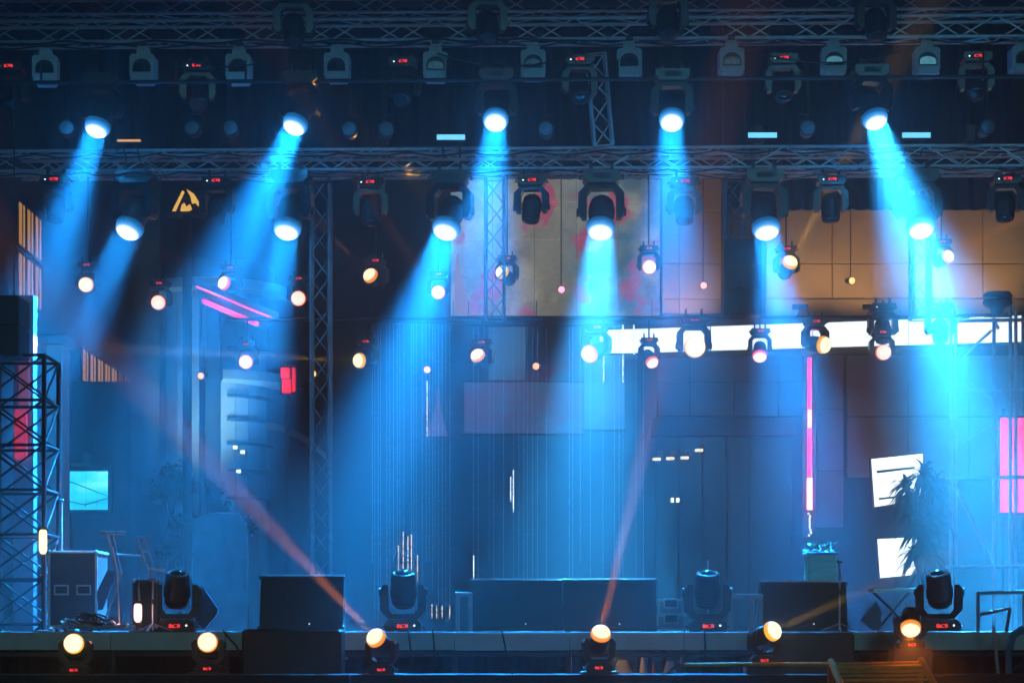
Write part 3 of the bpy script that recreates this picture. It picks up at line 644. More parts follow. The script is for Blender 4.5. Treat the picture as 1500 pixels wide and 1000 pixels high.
# ------------------------------------------------------------------ hanging loudspeaker
t = thing('hanging_loudspeaker', 'tall black loudspeaker hanging in front of the tan panels', 'speaker', P(1088, 350, 27.6))
hw = .27; h = (462 - 350) * 27.6 / F / 3
for k in range(3):
    MB().prism([(-.02 * k, -h * k - h + .008), (.42, -h * k - h + .02), (.42, -h * k - .004), (-.02 * k, -h * k - .004)], -hw, hw, 'x').build('cabinet', 'black', t)
    MB().box(-hw + .03, hw - .03, -.02 * k - .01, -.02 * k - .001, -h * k - h + .03, -h * k - .03, .003).build('grille', 'dark', t)
for sx in (-.15, .15): MB().tube((sx, .2, 0), (sx, .2, P(1088, 262, 27.6).z - P(1088, 350, 27.6).z), .008, 6).build('chain', 'steel', t)

# ------------------------------------------------------------------ backdrop: facade behind the stage
YB = 37.0
fc = thing('facade', 'dark city building facade closing the view behind the stage', 'building', (0, YB + .4, 0))
def fbox(name, x0, x1, y0, y1, m, dep=.06, Y=YB, parent=None, ch=.006):
    a = P(x0, y1, Y); b = P(x1, y0, Y); p = Vector(parent.location) if parent else Vector()
    return MB().box(a.x - p.x, b.x - p.x, Y - p.y, Y + dep - p.y, a.z - p.z, b.z - p.z, ch).build(name, m, parent)
MB().box(DX(478, 37.4), DX(1640, 37.4), 0, .6, 0, 14).build('wall', 'dwall', fc)
# tan cladding panels
def panels(xs, ys, m, Y=YB, gap=.45, skip=()):
    for i in range(len(xs) - 1):
        for j in range(len(ys) - 1):
            if (i, j) in skip: continue
            fbox('cladding_panel', xs[i] + gap, xs[i + 1] - gap, ys[j] + gap, ys[j + 1] - gap, m, .08, Y, fc, .012)
panels([1122, 1219, 1331, 1440, 1560], [250, 307, 386, 437], 'tan')
panels([967, 995, 1057], [200, 310, 386, 438, 460], 'tan')
fbox('cladding_band', 1122, 1560, 438.5, 464, 'tan', .05, YB + .02, fc)
panels([962, 1010, 1075, 1140, 1180], [519, 560, 610], 'lilac', YB)
panels([1196, 1236], [520, 600, 690, 772], 'lilac', YB - .2)
panels([1240, 1330, 1420, 1500], [520, 610, 700], 'pale', YB)
# wall washers on the ledge
for k, x in enumerate((1010, 1172, 1275, 1385, 1462)):
    Yw = YB - (1.15 if x > 1100 else .9); a = P(x, 449 if x > 1100 else 467, Yw)
    t = thing('wall_washer', 'small floodlight on the ledge washing the tan panels, %s from the left' % ORD[k], 'floodlight', a, (0, 0, 0), 'facade wall washers')
    MB().box(-.14, .14, -.05, .08, -.05, .05, .012).build('housing', 'dark', t); MB().box(-.12, .12, -.03, .06, .0505, .056).build('lens', DOTLENS['amber'], t)
    MB().tube((0, .02, -.051), (0, .6, -.16), .012, 6).build('arm', 'dark', t)
    dr = Vector((0, .62, .8)).normalized()
    light('SPOT', 'wash_lamp', t, (0, .06, .12), (1, .58, .26), 75 if x > 1100 else 60, .08, dr, 125, .8)
# ledge over the light box
A0 = P(872, 484, 36.0); A1 = P(1500, 462, 34.4)
def slab(name, xa, xb, za, zb, dep, m, parent, off=0.):
    # runs along the skewed fascia line from pixel xa to xb, z offsets from the line's own bottom
    vs = []
    for px in (xa, xb):
        f_ = (px - 872) / 628; Y = 36.0 + (34.4 - 36.0) * f_ + off; top = 484 + (462 - 484) * f_; bot = 518 + (500 - 518) * f_
        zt = H(top, Y); zbt = H(bot, Y)
        for yy in (Y, Y + dep):
            for f2 in (za, zb): vs.append(Vector(((px - 750) * Y / F, yy, zbt + (zt - zbt) * f2)) - Vector(parent.location))
    return MB().add(vs, [(0, 1, 3, 2), (4, 6, 7, 5), (0, 4, 5, 1), (2, 3, 7, 6), (1, 5, 7, 3), (0, 2, 6, 4)]).build(name, m, parent)
t = thing('light_box_sign', 'long white glowing light box fascia behind the right side of the stage', 'light box', (DX(1190, 35.2), 35.2, 6))
for a, b in ((879, 927), (929, 1040), (1042, 1190), (1192, 1330), (1332, 1496)): slab('panel', a, b, 0, 1, .05, 'ledw', t)
slab('top_frame', 872, 1500, 1.01, 1.14, .6, 'dark', t, -.03); slab('bottom_frame', 872, 1500, -.12, -.01, .5, 'dark', t, -.03); slab('back_box', 872, 1500, -.01, 1.01, .4, 'dark', t, .06)
# mural billboard (floodlighting put into the print as glow)
def mural_mat():
    m = bpy.data.materials.new('mural print'); m.use_nodes = True; n = m.node_tree; b = n.nodes['Principled BSDF']; L = n.links.new
    tc = n.nodes.new('ShaderNodeTexCoord'); sep = n.nodes.new('ShaderNodeSeparateXYZ'); L(tc.outputs['Object'], sep.inputs[0])
    def noise(s, seed, det=3):
        z = n.nodes.new('ShaderNodeTexNoise'); z.noise_dimensions = '4D'; z.inputs['W'].default_value = seed; z.inputs['Scale'].default_value = s; z.inputs['Detail'].default_value = det; L(tc.outputs['Object'], z.inputs['Vector']); return z.outputs[0]
    def ramp(src, stops):
        r = n.nodes.new('ShaderNodeValToRGB'); e = r.color_ramp.elements
        while len(e) < len(stops): e.new(.5)
        for i, (p, c) in enumerate(stops): e[i].position = p; e[i].color = (*c, 1) if len(c) == 3 else c
        L(src, r.inputs[0]); return r.outputs[0]
    def mix(f, a, b_):
        x = n.nodes.new('ShaderNodeMix'); x.data_type = 'RGBA'; L(f, x.inputs[0]); L(a, x.inputs[6]); L(b_, x.inputs[7]); return x.outputs[2]
    mr = n.nodes.new('ShaderNodeMapRange'); mr.inputs['From Min'].default_value = 0; mr.inputs['From Max'].default_value = 4.05; L(sep.outputs[0], mr.inputs[0])
    base = ramp(mr.outputs[0], [(0, (.2, .5, .62)), (.2, (.3, .42, .42)), (.34, (.42, .4, .3)), (.5, (.3, .28, .22)), (.64, (.05, .26, .34)), (.9, (.03, .17, .3)), (1, (.2, .22, .28))])
    pale = ramp(noise(1.6, 3), [(0, (.05, .1, .1)), (.42, (.22, .2, .13)), (.58, (.6, .52, .38)), (1, (.8, .72, .6))])
    f1 = ramp(noise(.9, 9, 2), [(0, (0, 0, 0)), (.42, (.1, .1, .1)), (.6, (.75, .75, .75)), (1, (.8, .8, .8))])
    c1 = mix(f1, base, pale)
    fp = ramp(noise(1.5, 31, 5), [(0, (0, 0, 0)), (.56, (0, 0, 0)), (.61, (.85, .85, .85)), (1, (1, 1, 1))])
    sel = ramp(noise(.8, 21, 1), [(0, (0, 0, 0)), (.36, (0, 0, 0)), (.46, (1, 1, 1)), (1, (1, 1, 1))])
    mm = n.nodes.new('ShaderNodeMix'); mm.data_type = 'RGBA'; mm.blend_type = 'MULTIPLY'; mm.inputs[0].default_value = 1; L(fp, mm.inputs[6]); L(sel, mm.inputs[7])
    pkc = ramp(noise(3, 5), [(0, (.35, .03, .08)), (.5, (.6, .07, .16)), (1, (.7, .25, .3))])
    c2 = mix(mm.outputs[2], c1, pkc)
    bk = n.nodes.new('ShaderNodeTexNoise'); bk.inputs['Scale'].default_value = 14; bk.inputs['Detail'].default_value = 5; L(tc.outputs['Object'], bk.inputs['Vector'])
    gr = ramp(bk.outputs[0], [(0, (.6, .6, .6)), (.5, (.9, .9, .9)), (1, (1.2, 1.2, 1.2))])
    m3 = n.nodes.new('ShaderNodeMix'); m3.data_type = 'RGBA'; m3.blend_type = 'MULTIPLY'; m3.inputs[0].default_value = 1; L(c2, m3.inputs[6]); L(gr, m3.inputs[7])
    L(m3.outputs[2], b.inputs['Base Color']); L(m3.outputs[2], b.inputs['Emission Color']); b.inputs['Emission Strength'].default_value = .78; b.inputs['Roughness'].default_value = .6
    m.cycles.emission_sampling = 'NONE'
    return m
M['mural'] = mural_mat()
Ym = 36.0; a = P(660, 462, Ym); b = P(967, 240, Ym)
mu = thing('mural_billboard', 'colourful mural billboard with light put into its pink and teal shapes behind the lattice truss', 'billboard', a)
W_ = b.x - a.x; Hh = b.z - a.z; nx, ny = 5, 4
for i in range(nx):
    for j in range(ny):
        x0, x1 = W_ * i / nx, W_ * (i + 1) / nx; z0, z1 = Hh * j / ny, Hh * (j + 1) / ny
        MB().box(x0 + .004, x1 - .004, random.uniform(-.008, .008), .06, z0 + .004, z1 - .004, .004).build('print_panel', 'mural', mu)
MB().box(-.05, W_ + .05, .065, .15, -.06, Hh + .05).build('back_frame', 'dark', mu)
M['spire'] = em('spire print', (.62, .36, .27), .55)
sp = [(666, 461), (666, 398), (669, 372), (672, 372), (675, 400), (679, 412), (690, 461)]
MB().prism([((P(*p, Ym) - a).x, (P(*p, Ym) - a).z) for p in sp], -.03, -.012).build('spire_shape', 'spire', mu)
# lower printed banners
def banner_mat(name, c0, c1, c2, st):
    m = bpy.data.materials.new(name); m.use_nodes = True; n = m.node_tree; b_ = n.nodes['Principled BSDF']
    tc = n.nodes.new('ShaderNodeTexCoord'); z = n.nodes.new('ShaderNodeTexNoise'); z.inputs['Scale'].default_value = .9; z.inputs['Detail'].default_value = 4
    mp = n.nodes.new('ShaderNodeMapping'); mp.inputs['Scale'].default_value = (.5, 1, 1.6); n.links.new(tc.outputs['Object'], mp.inputs[0]); n.links.new(mp.outputs[0], z.inputs['Vector'])
    r = n.nodes.new('ShaderNodeValToRGB'); e = r.color_ramp.elements; e.new(.5)
    for i, (p, c) in enumerate(((.32, c0), (.5, c1), (.66, c2))): e[i].position = p; e[i].color = (*c, 1)
    n.links.new(z.outputs[0], r.inputs[0]); n.links.new(r.outputs[0], b_.inputs['Base Color']); n.links.new(r.outputs[0], b_.inputs['Emission Color']); b_.inputs['Emission Strength'].default_value = st
    m.cycles.emission_sampling = 'NONE'; return m
M['ban1'] = banner_mat('banner print', (.05, .2, .26), (.22, .1, .15), (.07, .26, .3), .32)
M['ban2'] = banner_mat('pale banner print', (.07, .17, .22), (.14, .26, .3), (.2, .28, .28), .35)
def banner(x0, x1, y0, y1, Y, m, label):
    a = P(x0, y1, Y); b = P(x1, y0, Y); t = thing('banner', label, 'banner', a)
    MB().box(0, b.x - a.x, 0, .02, 0, b.z - a.z).build('sheet', m, t)
    for zz in (-.02, b.z - a.z + .02): MB().tube((-.03, .01, zz), (b.x - a.x + .03, .01, zz), .02, 8).build('batten', 'dark', t, True)
    return t
banner(680, 855, 560, 634, 35.5, 'ban1', 'wide dim banner with red and teal print below the lower coloured lights')
banner(716, 770, 476, 556, 35.6, 'ban2', 'small pale green banner right of the third lower coloured light')
banner(856, 915, 520, 628, 35.4, 'ban2', 'pale banner below the bright pink light')
M['spire2'] = em('dim spire print', (.35, .25, .45), .3)
tag(plate('spire_board', 'pale spire shaped board behind the bead strings', [(624, 638), (634, 610), (638, 592), (640, 568), (643, 568), (645, 592), (649, 612), (656, 638)], 35.0, 'spire2', .04), None, 'board')
# shop front at right
sf = thing('shop_front', 'dark glazed shop front with a row of small lamps below the lilac panels', 'shop', P(1010, 922, 36.2))
p0 = Vector(sf.location)
M['shopglass'] = pm('teal shop glass', (.03, .09, .1), .2, 0, .4, .8, spec=.7)
for i, x in enumerate((962, 996, 1030, 1066, 1100)):
    fbox('glass_pane', x + 1, x + (33 if i < 4 else 60), 640, 918, 'shopglass', .03, 36.25, sf)
    fbox('mullion', x - 1.5, x + .5, 636, 920, 'dark', .1, 36.18, sf)
fbox('lintel', 955, 1165, 612, 638, 'dwall', .3, 36.1, sf)
for i in range(16): fbox('grille_slat', 962 + i * 5, 964 + i * 5, 626, 636, 'dark', .03, 36.04, sf, 0)
for x, y in ((962, 672), (982, 671), (1003, 670), (1024, 659)):
    o = fbox('lamp', x - 6, x + 6, y - 2, y + 2, 'shoplight', .06, 36.1, sf, .01); fbox('lamp_shade', x + 1, x + 9, y - 12, y - 3, 'wood', .06, 36.1, sf)
for x, y in ((985, 732), (993, 732)): fbox('spot_dot', x - 2, x + 2, y - 3, y + 3, 'dotw', .03, 36.12, sf, 0)
# magenta neon tube
t = thing('neon_tube', 'tall upright magenta neon tube on the wall right of centre', 'neon light', P(1186, 922, 35.9))
p0 = Vector(t.location)
for y0, y1, m, r in ((524, 598, 'neon', .04), (600, 626, 'neonhot', .035), (628, 698, 'neon', .045), (700, 746, 'neonhot', .05)):
    MB().tube(P(1186, y1, 35.9) - p0, P(1186, y0, 35.9) - p0, r, 10).build('tube', m, t, True)
MB().box(-.12, .12, .06, .12, H(786, 35.9) - ZC, H(520, 35.9) - ZC).build('back_plate', 'dwall', t)
for k in range(9): MB().lathe([(.004, -.02), (.02, 0), (.004, .02)], 6).build('glint_bulb', 'dotw', t).location = (random.uniform(-.03, .03), 0, H(752 + k * 4, 35.9) - ZC)
light('POINT', 'neon_glow', t, (0, -.25, H(650, 35.9) - ZC), (1, .05, .4), 9, .1)
light('POINT', 'neon_glow', t, (0, -.25, H(730, 35.9) - ZC), (1, .05, .3), 9, .1)
# magenta panel at the right edge
t = thing('magenta_panel', 'bright magenta glowing panel at the right edge', 'sign', P(1466, 750, 33))
MB().box(0, DX(1560, 33) - DX(1466, 33), 0, .06, 0, H(612, 33) - H(750, 33), .01).build('face', 'magenta', t); MB().box(-.04, DX(1565, 33) - DX(1466, 33), .065, .2, -.04, H(608, 33) - H(750, 33)).build('back_box', 'dark', t)
for y in (598, 780): MB().tube(P(1470, y, 33.3) - Vector(t.location), P(1470, 922, 33.3) - Vector(t.location) - Vector((0, 0, 1.5)), .03, 8).build('post', 'steel', t)
# lit screens behind the palm
def screen(label, pts, Y, bars=()):
    a = P(*pts[0], Y); t = thing('lit_screen', label, 'screen', a)
    pp = [((P(*p, Y) - a).x, (P(*p, Y) - a).z) for p in pts]
    MB().prism(pp, 0, .05).build('face', 'screenw', t)
    for q in bars: MB().prism([((P(*p, Y) - a).x, (P(*p, Y) - a).z) for p in q], -.012, -.003).build('bar', 'acryl', t)
    cx = sum(p[0] for p in pp) / 4; cz = sum(p[1] for p in pp) / 4
    MB().prism([(cx + (x - cx) * 1.05, cz + (z - cz) * 1.05) for x, z in pp], .052, .16).build('casing', 'dark', t)
    MB().tube((cx, .2, cz), (cx, .2, -a.z), .03, 8).build('post', 'steel', t)
screen('tilted white glowing screen with dark bars behind the top of the palm', [(1277, 672), (1352, 664), (1352, 730), (1282, 742)], 31.5, ([(1284, 689), (1340, 683), (1340, 686), (1284, 693)], [(1287, 729), (1330, 724), (1330, 727), (1287, 732)]))
screen('plain white glowing screen low behind the palm', [(1286, 789), (1352, 786), (1352, 840), (1290, 846)], 31.5)
# ------------------------------------------------------------------ palm
def spiky_plant(label, Y, heads, pxb):
    rnd = random.Random(4); t = thing('palm_tree', label, 'tree', (DX(pxb, Y), Y, ZD)); o = Vector(t.location)
    st_ = MB(); cr = MB()
    for (px, py, ln, nb) in heads:
        h = P(px, py, Y) - o + Vector((0, rnd.uniform(-.25, .25), 0)); b0 = Vector((rnd.uniform(-.06, .06), rnd.uniform(-.06, .06), .3))
        st_.path([b0, b0.lerp(h, .5) + Vector((rnd.uniform(-.08, .08), 0, 0)), h], .022, 7)
        for q in range(nb):
            az = rnd.uniform(0, 2 * PI); el = rnd.uniform(-.75, 1.35); d = Vector((math.cos(az) * math.cos(el), math.sin(az) * math.cos(el), math.sin(el)))
            L_ = ln * rnd.uniform(.7, 1.2); sd_ = d.cross(Vector((0, 0, 1)))
            sd_ = (sd_.normalized() if sd_.length > .05 else Vector((1, 0, 0))) * .026
            b1 = h - Vector((0, 0, rnd.uniform(0, .16))); pts = [b1 + d * L_ * f - Vector((0, 0, L_ * .55 * f * f)) for f in (0, .35, .7, 1)]
            wd_ = (.6, 1.15, .8); v = []
            for p_, w__ in zip(pts, wd_): v += [p_ - sd_ * w__, p_ + sd_ * w__]
            cr.add(v + [pts[3]], [(0, 1, 3, 2), (2, 3, 5, 4), (4, 5, 6)])
    st_.build('trunk', 'bark', t, True); cr.build('crown', 'leaf', t)
    MB().lathe([(.17, 0), (.19, .05), (.24, .36), (.26, .38), (.26, .42), (.22, .42), (.2, .38)], 20).build('pot', 'dwall', t, True)
spiky_plant('dark spiky leaved palm in front of the two white screens', 28.6, [(1350, 688, .4, 80), (1330, 706, .36, 70), (1370, 706, .36, 70), (1342, 730, .4, 80), (1366, 750, .4, 80), (1340, 764, .36, 70), (1352, 785, .4, 80), (1372, 806, .36, 60), (1336, 806, .34, 55), (1356, 826, .36, 60)], 1352)

# ------------------------------------------------------------------ scaffold at right
t = thing('scaffold', 'pipe scaffold with diagonal braces at the right behind the blue beams', 'scaffold', P(1430, 922, 30.5)); t.location.z = 0
def sp_(name, a, b, Y=30.5, r=.03, m='alu', Y2=None): return MB().tube(P(*a, Y) - Vector(t.location), P(*b, Y2 or Y) - Vector(t.location), r, 8).build(name, m, t, True)
ybot = HY + ZC * F / 30.5
for x in (1393, 1456, 1480, 1530): sp_('standard', (x, ybot), (x, 440))
for x in (1400, 1488): sp_('standard', (x, HY + ZC * F / 32), (x, 455), 32)
for y in (470, 572, 700, 830): sp_('ledger', (1385, y), (1540, y - 2))
for a, b in (((1404, 528), (1452, 484)), ((1408, 546), (1456, 590)), ((1410, 648), (1456, 618)), ((1395, 700), (1456, 830))): sp_('diagonal_brace', a, b, r=.022)
for x in (1393, 1456): sp_('transom', (x, 470), (x + 6, 480), Y2=32)
# lamp on top of the scaffold
u = thing('scaffold_lamp', 'grey lamp unit sitting on top of the scaffold at the right', 'lamp', P(1461, 462, 30.4))
MB().lathe([(.06, 0), (.1, .05), (.12, .12), (.2, .16), (.24, .2), (.22, .24), (.1, .26)], 18).build('body', 'dark', u, True)
MB().lathe([(.22, .262), (.24, .3), (.2, .36), (.06, .38)], 18).build('diffuser', 'frost', u, True)
MB().box(-.2, .2, -.08, .08, -.02, -.001).build('base', 'steel', u)
for k, x in enumerate((1294, 1378)):
    moving_head('dark unlit head silhouetted against the white light box, %s' % ('left of the scaffold' if k else 'above the pink light'), P(x, 500, 30.2), (0, -.3, -.95), True, .9, None, 'dark heads against the light box', display=False)
    z0 = P(x, 500, 30.2); o = MB().tube((z0.x - .0, z0.y, P(x, 462, 30.2).z), (z0.x, z0.y, P(x, 440, 30.2).z), .02, 6).build('hanger', 'black'); tag(o, 'short dark hanger above the %s dark head before the light box' % ('left', 'right')[k], 'rod')

# ------------------------------------------------------------------ left: lattice tower, street building, rounded building
TY_ = 22.6
t = thing('lattice_tower', 'dark steel lattice tower at the left edge of the stage', 'tower', (DX(20, TY_), TY_, 0))
hw = .36; zt = H(520, TY_)
ch_ = MB().tube((0, 0, 0), (0, 0, zt), .028, 8).mesh('leg', 'black', True)
for sx in (-1, 1):
    for sy in (0, 2): put('leg', ch_, t, (sx * hw, sy * hw, 0))
nz = 9; dz = zt / nz
hb = MB().tube((-hw, 0, 0), (hw, 0, 0), .02, 6).mesh('horizontal', 'black'); xb1 = MB().tube((-hw, 0, 0), (hw, 0, dz), .014, 6).mesh('brace', 'black'); xb2 = MB().tube((hw, 0, 0), (-hw, 0, dz), .014, 6).mesh('brace', 'black')
for k in range(nz):
    for sy in (0, 2 * hw):
        put('horizontal', hb, t, (0, sy, k * dz + dz)); put('brace', xb1, t, (0, sy - .012, k * dz)); put('brace', xb2, t, (0, sy + .012, k * dz))
    for sx in (-1, 1):
        put('horizontal', hb, t, (sx * hw, hw, k * dz + dz), (0, 0, PI / 2)); put('brace', xb1, t, (sx * hw, hw, k * dz), (0, 0, PI / 2))
t = thing('hanging_loudspeaker', 'dark loudspeaker stack above the lattice tower at the left edge', 'speaker', P(0, 432, 22.4))
for k in range(2): MB().box(-.5, .22, .0, .5, -.36 * k - .35, -.36 * k, .015).build('cabinet', 'dwall', t)
for sx in (-.3, .1): MB().tube((sx, .25, 0), (sx, .25, 2.6), .01, 6).build('chain', 'steel', t)
# lit red and pink wall strip
M['strip'] = em('pink light strip', (.75, .16, .3), .22); M['stripred'] = em('red light strip', (1, .02, .06), .55)
t = thing('light_column', 'tall pink and red glowing light column behind the lattice tower', 'light column', P(32, 922, 24.5)); p0 = Vector(t.location)
for x0, x1, y0, y1, m in ((27, 42, 520, 598, 'strip'), (21, 38, 600, 672, 'stripred')):
    a = P(x0, y1, 24.5) - p0; b = P(x1, y0, 24.5) - p0; MB().box(a.x, b.x, 0, .1, a.z, b.z, .01).build('lit_panel', m, t)
MB().box(-.14, .12, .11, .3, -1.5, H(430, 24.5) - ZC).build('housing', 'lilac', t)
# street building: wall along the view direction
XW = -7.75
sb = thing('street_building', 'street building at the left with amber lit windows', 'building', (XW, 34, 0))
MB().box(-3, 0, -6, 8, 0, 12.5).build('wall', 'dwall', sb)
def swin(y0, y1, z0, z1, m, nm='window'):
    fr = MB().box(.002, .05, y0 - .05 - 34, y1 + .05 - 34, z0 - .05, z1 + .05, .01).build('window', 'dark', sb)
    MB().box(.052, .06, y0 - 34, y1 - 34, z0, z1).build('pane', m, fr)
    MB().box(.061, .07, (y0 + y1) / 2 - .015 - 34, (y0 + y1) / 2 + .015 - 34, z0, z1).build('glazing_bar', 'dark', fr)
for i in range(7):
    y = 34.3 + i * .62; swin(y, y + .4, 6.0, 6.55, 'winam' if i < 5 else 'windim'); swin(y, y + .4, 4.85, 5.65, 'windim')
for i in range(3):
    y = 29.85 + i * .52
    for z0, z1 in ((7.55, 8.2), (6.75, 7.4)): swin(y, y + .34, z0, z1, 'winam')
MB().box(0.002, .35, -1.0, 7.9, 4.4, 4.6).build('ledge', 'dwall', sb)
pl = thing('pale_pillar', 'pale plaster pillar right of the lattice tower', 'pillar', (DX(79, 29.5), 29.5, 0))
MB().box(-.13, .13, 0, .5, 0, H(505, 29.5), .02).build('shaft', 'pale', pl); MB().box(-.19, .19, -.06, .56, H(505, 29.5) + .001, H(490, 29.5), .02).build('cap', 'dwall', pl)
MB().box(-.19, .19, -.06, .56, 0.001, .4, .02).build('plinth', 'dwall', pl)
# cyan shop window deep in the alley
M['cyanwin'] = banner_mat('cyan shop window', (.0, .2, .34), (.02, .5, .68), (.2, .85, .95), 2.2)
t = thing('shop_window', 'glowing cyan shop window deep in the left alley', 'window', P(93, 746, 33.5))
W2 = DX(158, 33.5) - DX(93, 33.5); H2 = H(690, 33.5) - H(746, 33.5)
for i in range(4): MB().box(i * W2 / 4 + .006, (i + 1) * W2 / 4 - .006, 0, .03, 0, H2).build('pane', 'cyanwin', t)
MB().box(-.05, W2 + .05, .035, .2, -.06, H2 + .06).build('frame', 'dark', t)
MB().path([(0, -.02, H2 * .8), (W2 * .4, -.03, H2 * .62), (W2, -.02, H2 * .35)], .008, 6).build('wire', 'dark', t)
MB().path([(0, -.02, H2 * .25), (W2 * .5, -.03, H2 * .12), (W2, -.02, H2 * .3)], .008, 6).build('wire', 'dark', t)
MB().box(-.05, W2 + .3, .21, .5, -H(746, 33.5), H2 + 1.6).build('wall', 'dwall', t)
# rounded building
rb_ = thing('rounded_building', 'pale rounded building with floor ledges behind the left beams', 'building', (DX(300, 42), 42 + 1.3, 0))
R_ = 1.28; zt = H(425, 42)
for k in range(12):
    a0 = -PI * (k + .03) / 12; a1 = -PI * (k + .97) / 12; m = 'dwall' if k in (5, 10, 11, 0) else 'pale'
    rr = R_ - (.1 if m == 'dwall' else 0)
    MB().prism([(rr * math.cos(a0), rr * math.sin(a0)), (rr * math.cos(a1), rr * math.sin(a1)), ((rr - .15) * math.cos(a1), (rr - .15) * math.sin(a1)), ((rr - .15) * math.cos(a0), (rr - .15) * math.sin(a0))], 0, zt, 'z').build('wall_panel', m, rb_)
def arc(r0, r1, z0, z1, a0, a1, n=14):
    o = [(r1 * math.cos(a0 + (a1 - a0) * i / n), r1 * math.sin(a0 + (a1 - a0) * i / n)) for i in range(n + 1)]; i_ = [(r0 * math.cos(a0 + (a1 - a0) * i / n), r0 * math.sin(a0 + (a1 - a0) * i / n)) for i in range(n, -1, -1)]
    return MB().prism(o + i_, z0, z1, 'z')
for y in (510, 545, 580, 615, 650, 690, 730): arc(R_ + .005, R_ + .12, H(y, 42), H(y, 42) + .06, -PI * .38, -.05).build('floor_ledge', 'dwall', rb_)
arc(.3, R_ + .45, zt + .01, zt + .22, -PI, 0, 20).build('roof_slab', 'pale', rb_); arc(.2, R_ + .1, zt + .23, zt + .7, -PI, 0, 20).build('parapet', 'dwall', rb_)
arc(R_ + .02, R_ + .75, H(560, 42), H(560, 42) + .2, -PI * .42, -.02, 14).build('canopy', 'pale', rb_)
for k, (x, y) in enumerate(((345, 655), (356, 662), (350, 690))):
    t = thing('building_floodlight', 'tiny cold white floodlight on the rounded building, %s' % ('upper left of three', 'upper right of three', 'lowest of three')[k], 'floodlight', P(x, y, 41.2), (0, 0, 0), 'floodlights on the rounded building')
    MB().box(-.06, .06, -.03, .05, -.05, .05, .012).build('housing', 'dark', t); MB().box(-.045, .045, -.036, -.031, -.035, .035).build('lens', 'dotw', t); MB().tube((0, .05, 0), (0, .5, -.05), .012, 6).build('arm', 'dark', t)
    light('SPOT', 'flood_lamp', t, (-.15, -.4, .1), (.4, .85, 1), 75, .05, Vector((-.35, .35, .55 if k else .9)).normalized(), 120, .9)
# neon canopy
cn = thing('neon_canopy', 'slanting dark canopy edged with two red neon tubes before the rounded building', 'canopy', P(288, 419, 38)); p0 = Vector(cn.location)
q = [P(286, 416, 38.2) - p0, P(408, 467, 36.0) - p0, P(380, 478, 36.6) - p0, P(292, 440, 38.4) - p0]
MB().add(q + [v + Vector((0, .05, .12)) for v in q], [(0, 1, 2, 3), (4, 7, 6, 5), (0, 4, 5, 1), (1, 5, 6, 2), (2, 6, 7, 3), (3, 7, 4, 0)]).build('slab', 'dwall', cn)
M['neonred'] = em('red neon', (1, .015, .15), 2.2)
MB().tube(P(288, 420, 37.9) - p0, P(405, 468.5, 35.8) - p0, .022, 8).build('tube', 'neonred', cn, True); MB().tube(P(298, 441, 37.9) - p0, P(376, 474, 36.3) - p0, .05, 8).build('tube', 'neonred', cn, True)
MB().tube(P(296, 440, 38.3) - p0, Vector((P(296, 440, 38.3).x, 38.3, 0)) - p0, .06, 8).build('post', 'steel', cn)
t = thing('red_sign', 'small red glowing sign on a post at the foot of the neon canopy', 'sign', P(420, 575, 36.5)); p0 = Vector(t.location)
for x0, x1, y0, y1 in ((413, 426, 555, 575), (428, 432, 538, 573), (411, 424, 538, 553)):
    a = P(x0, y1, 36.5) - p0; b = P(x1, y0, 36.5) - p0; MB().box(a.x, b.x, 0, .08, a.z, b.z, .01).build('face', 'redsign', t)
MB().box(-.14, .18, .085, .2, -.03, .55).build('back_box', 'dark', t); MB().tube((0, .15, -P(420, 575, 36.5).z), (0, .15, .05), .04, 8).build('post', 'steel', t)
# far dark house with curved eave, right of the red sign
t = thing('eave_house', 'dim house with a curved pale eave right of the rounded building', 'building', (DX(440, 39), 40.0, 0)); zt = H(650, 39)
MB().box(-.75, .5, 0, 2, 0, zt).build('wall', 'dwall', t)
pts = [(-.8 + 1.5 * i / 10, zt + .5 - .9 * (i / 10) ** 2) for i in range(11)]
MB().prism(pts + [(x, z - .14) for x, z in reversed(pts)], -.4, -.02).build('eave', 'pale', t)
for z in (.9, 1.6, 2.3): MB().box(-.2, .3, -.06, -.002, z, z + .4).build('window', 'dark', t)
# gold gable window
t = thing('gable_window', 'small golden lit gable window in the dark at upper left', 'window', P(272, 292, 32.5)); p0 = Vector(t.location)
for nm, pts in (('pane', [(252, 309), (257, 309), (270, 281), (267, 279)]), ('pane', [(273, 277), (284, 284), (292, 297), (291, 303), (286, 297), (281, 298), (279, 288)]), ('pane', [(264, 309), (266, 300), (270, 297), (273, 303), (278, 299), (281, 306), (277, 309)])):
    MB().prism([((P(*p, 32.5) - p0).x, (P(*p, 32.5) - p0).z) for p in pts], 0, .03).build(nm, 'gold', t)
MB().prism([((P(*p, 32.5) - p0).x, (P(*p, 32.5) - p0).z) for p in ((244, 314), (298, 314), (298, 296), (272, 270), (266, 272))], .035, .3).build('frame', 'dark', t)
MB().tube((0, .15, -.2), (0, .15, -p0.z), .08, 8).build('mast', 'dark', t)
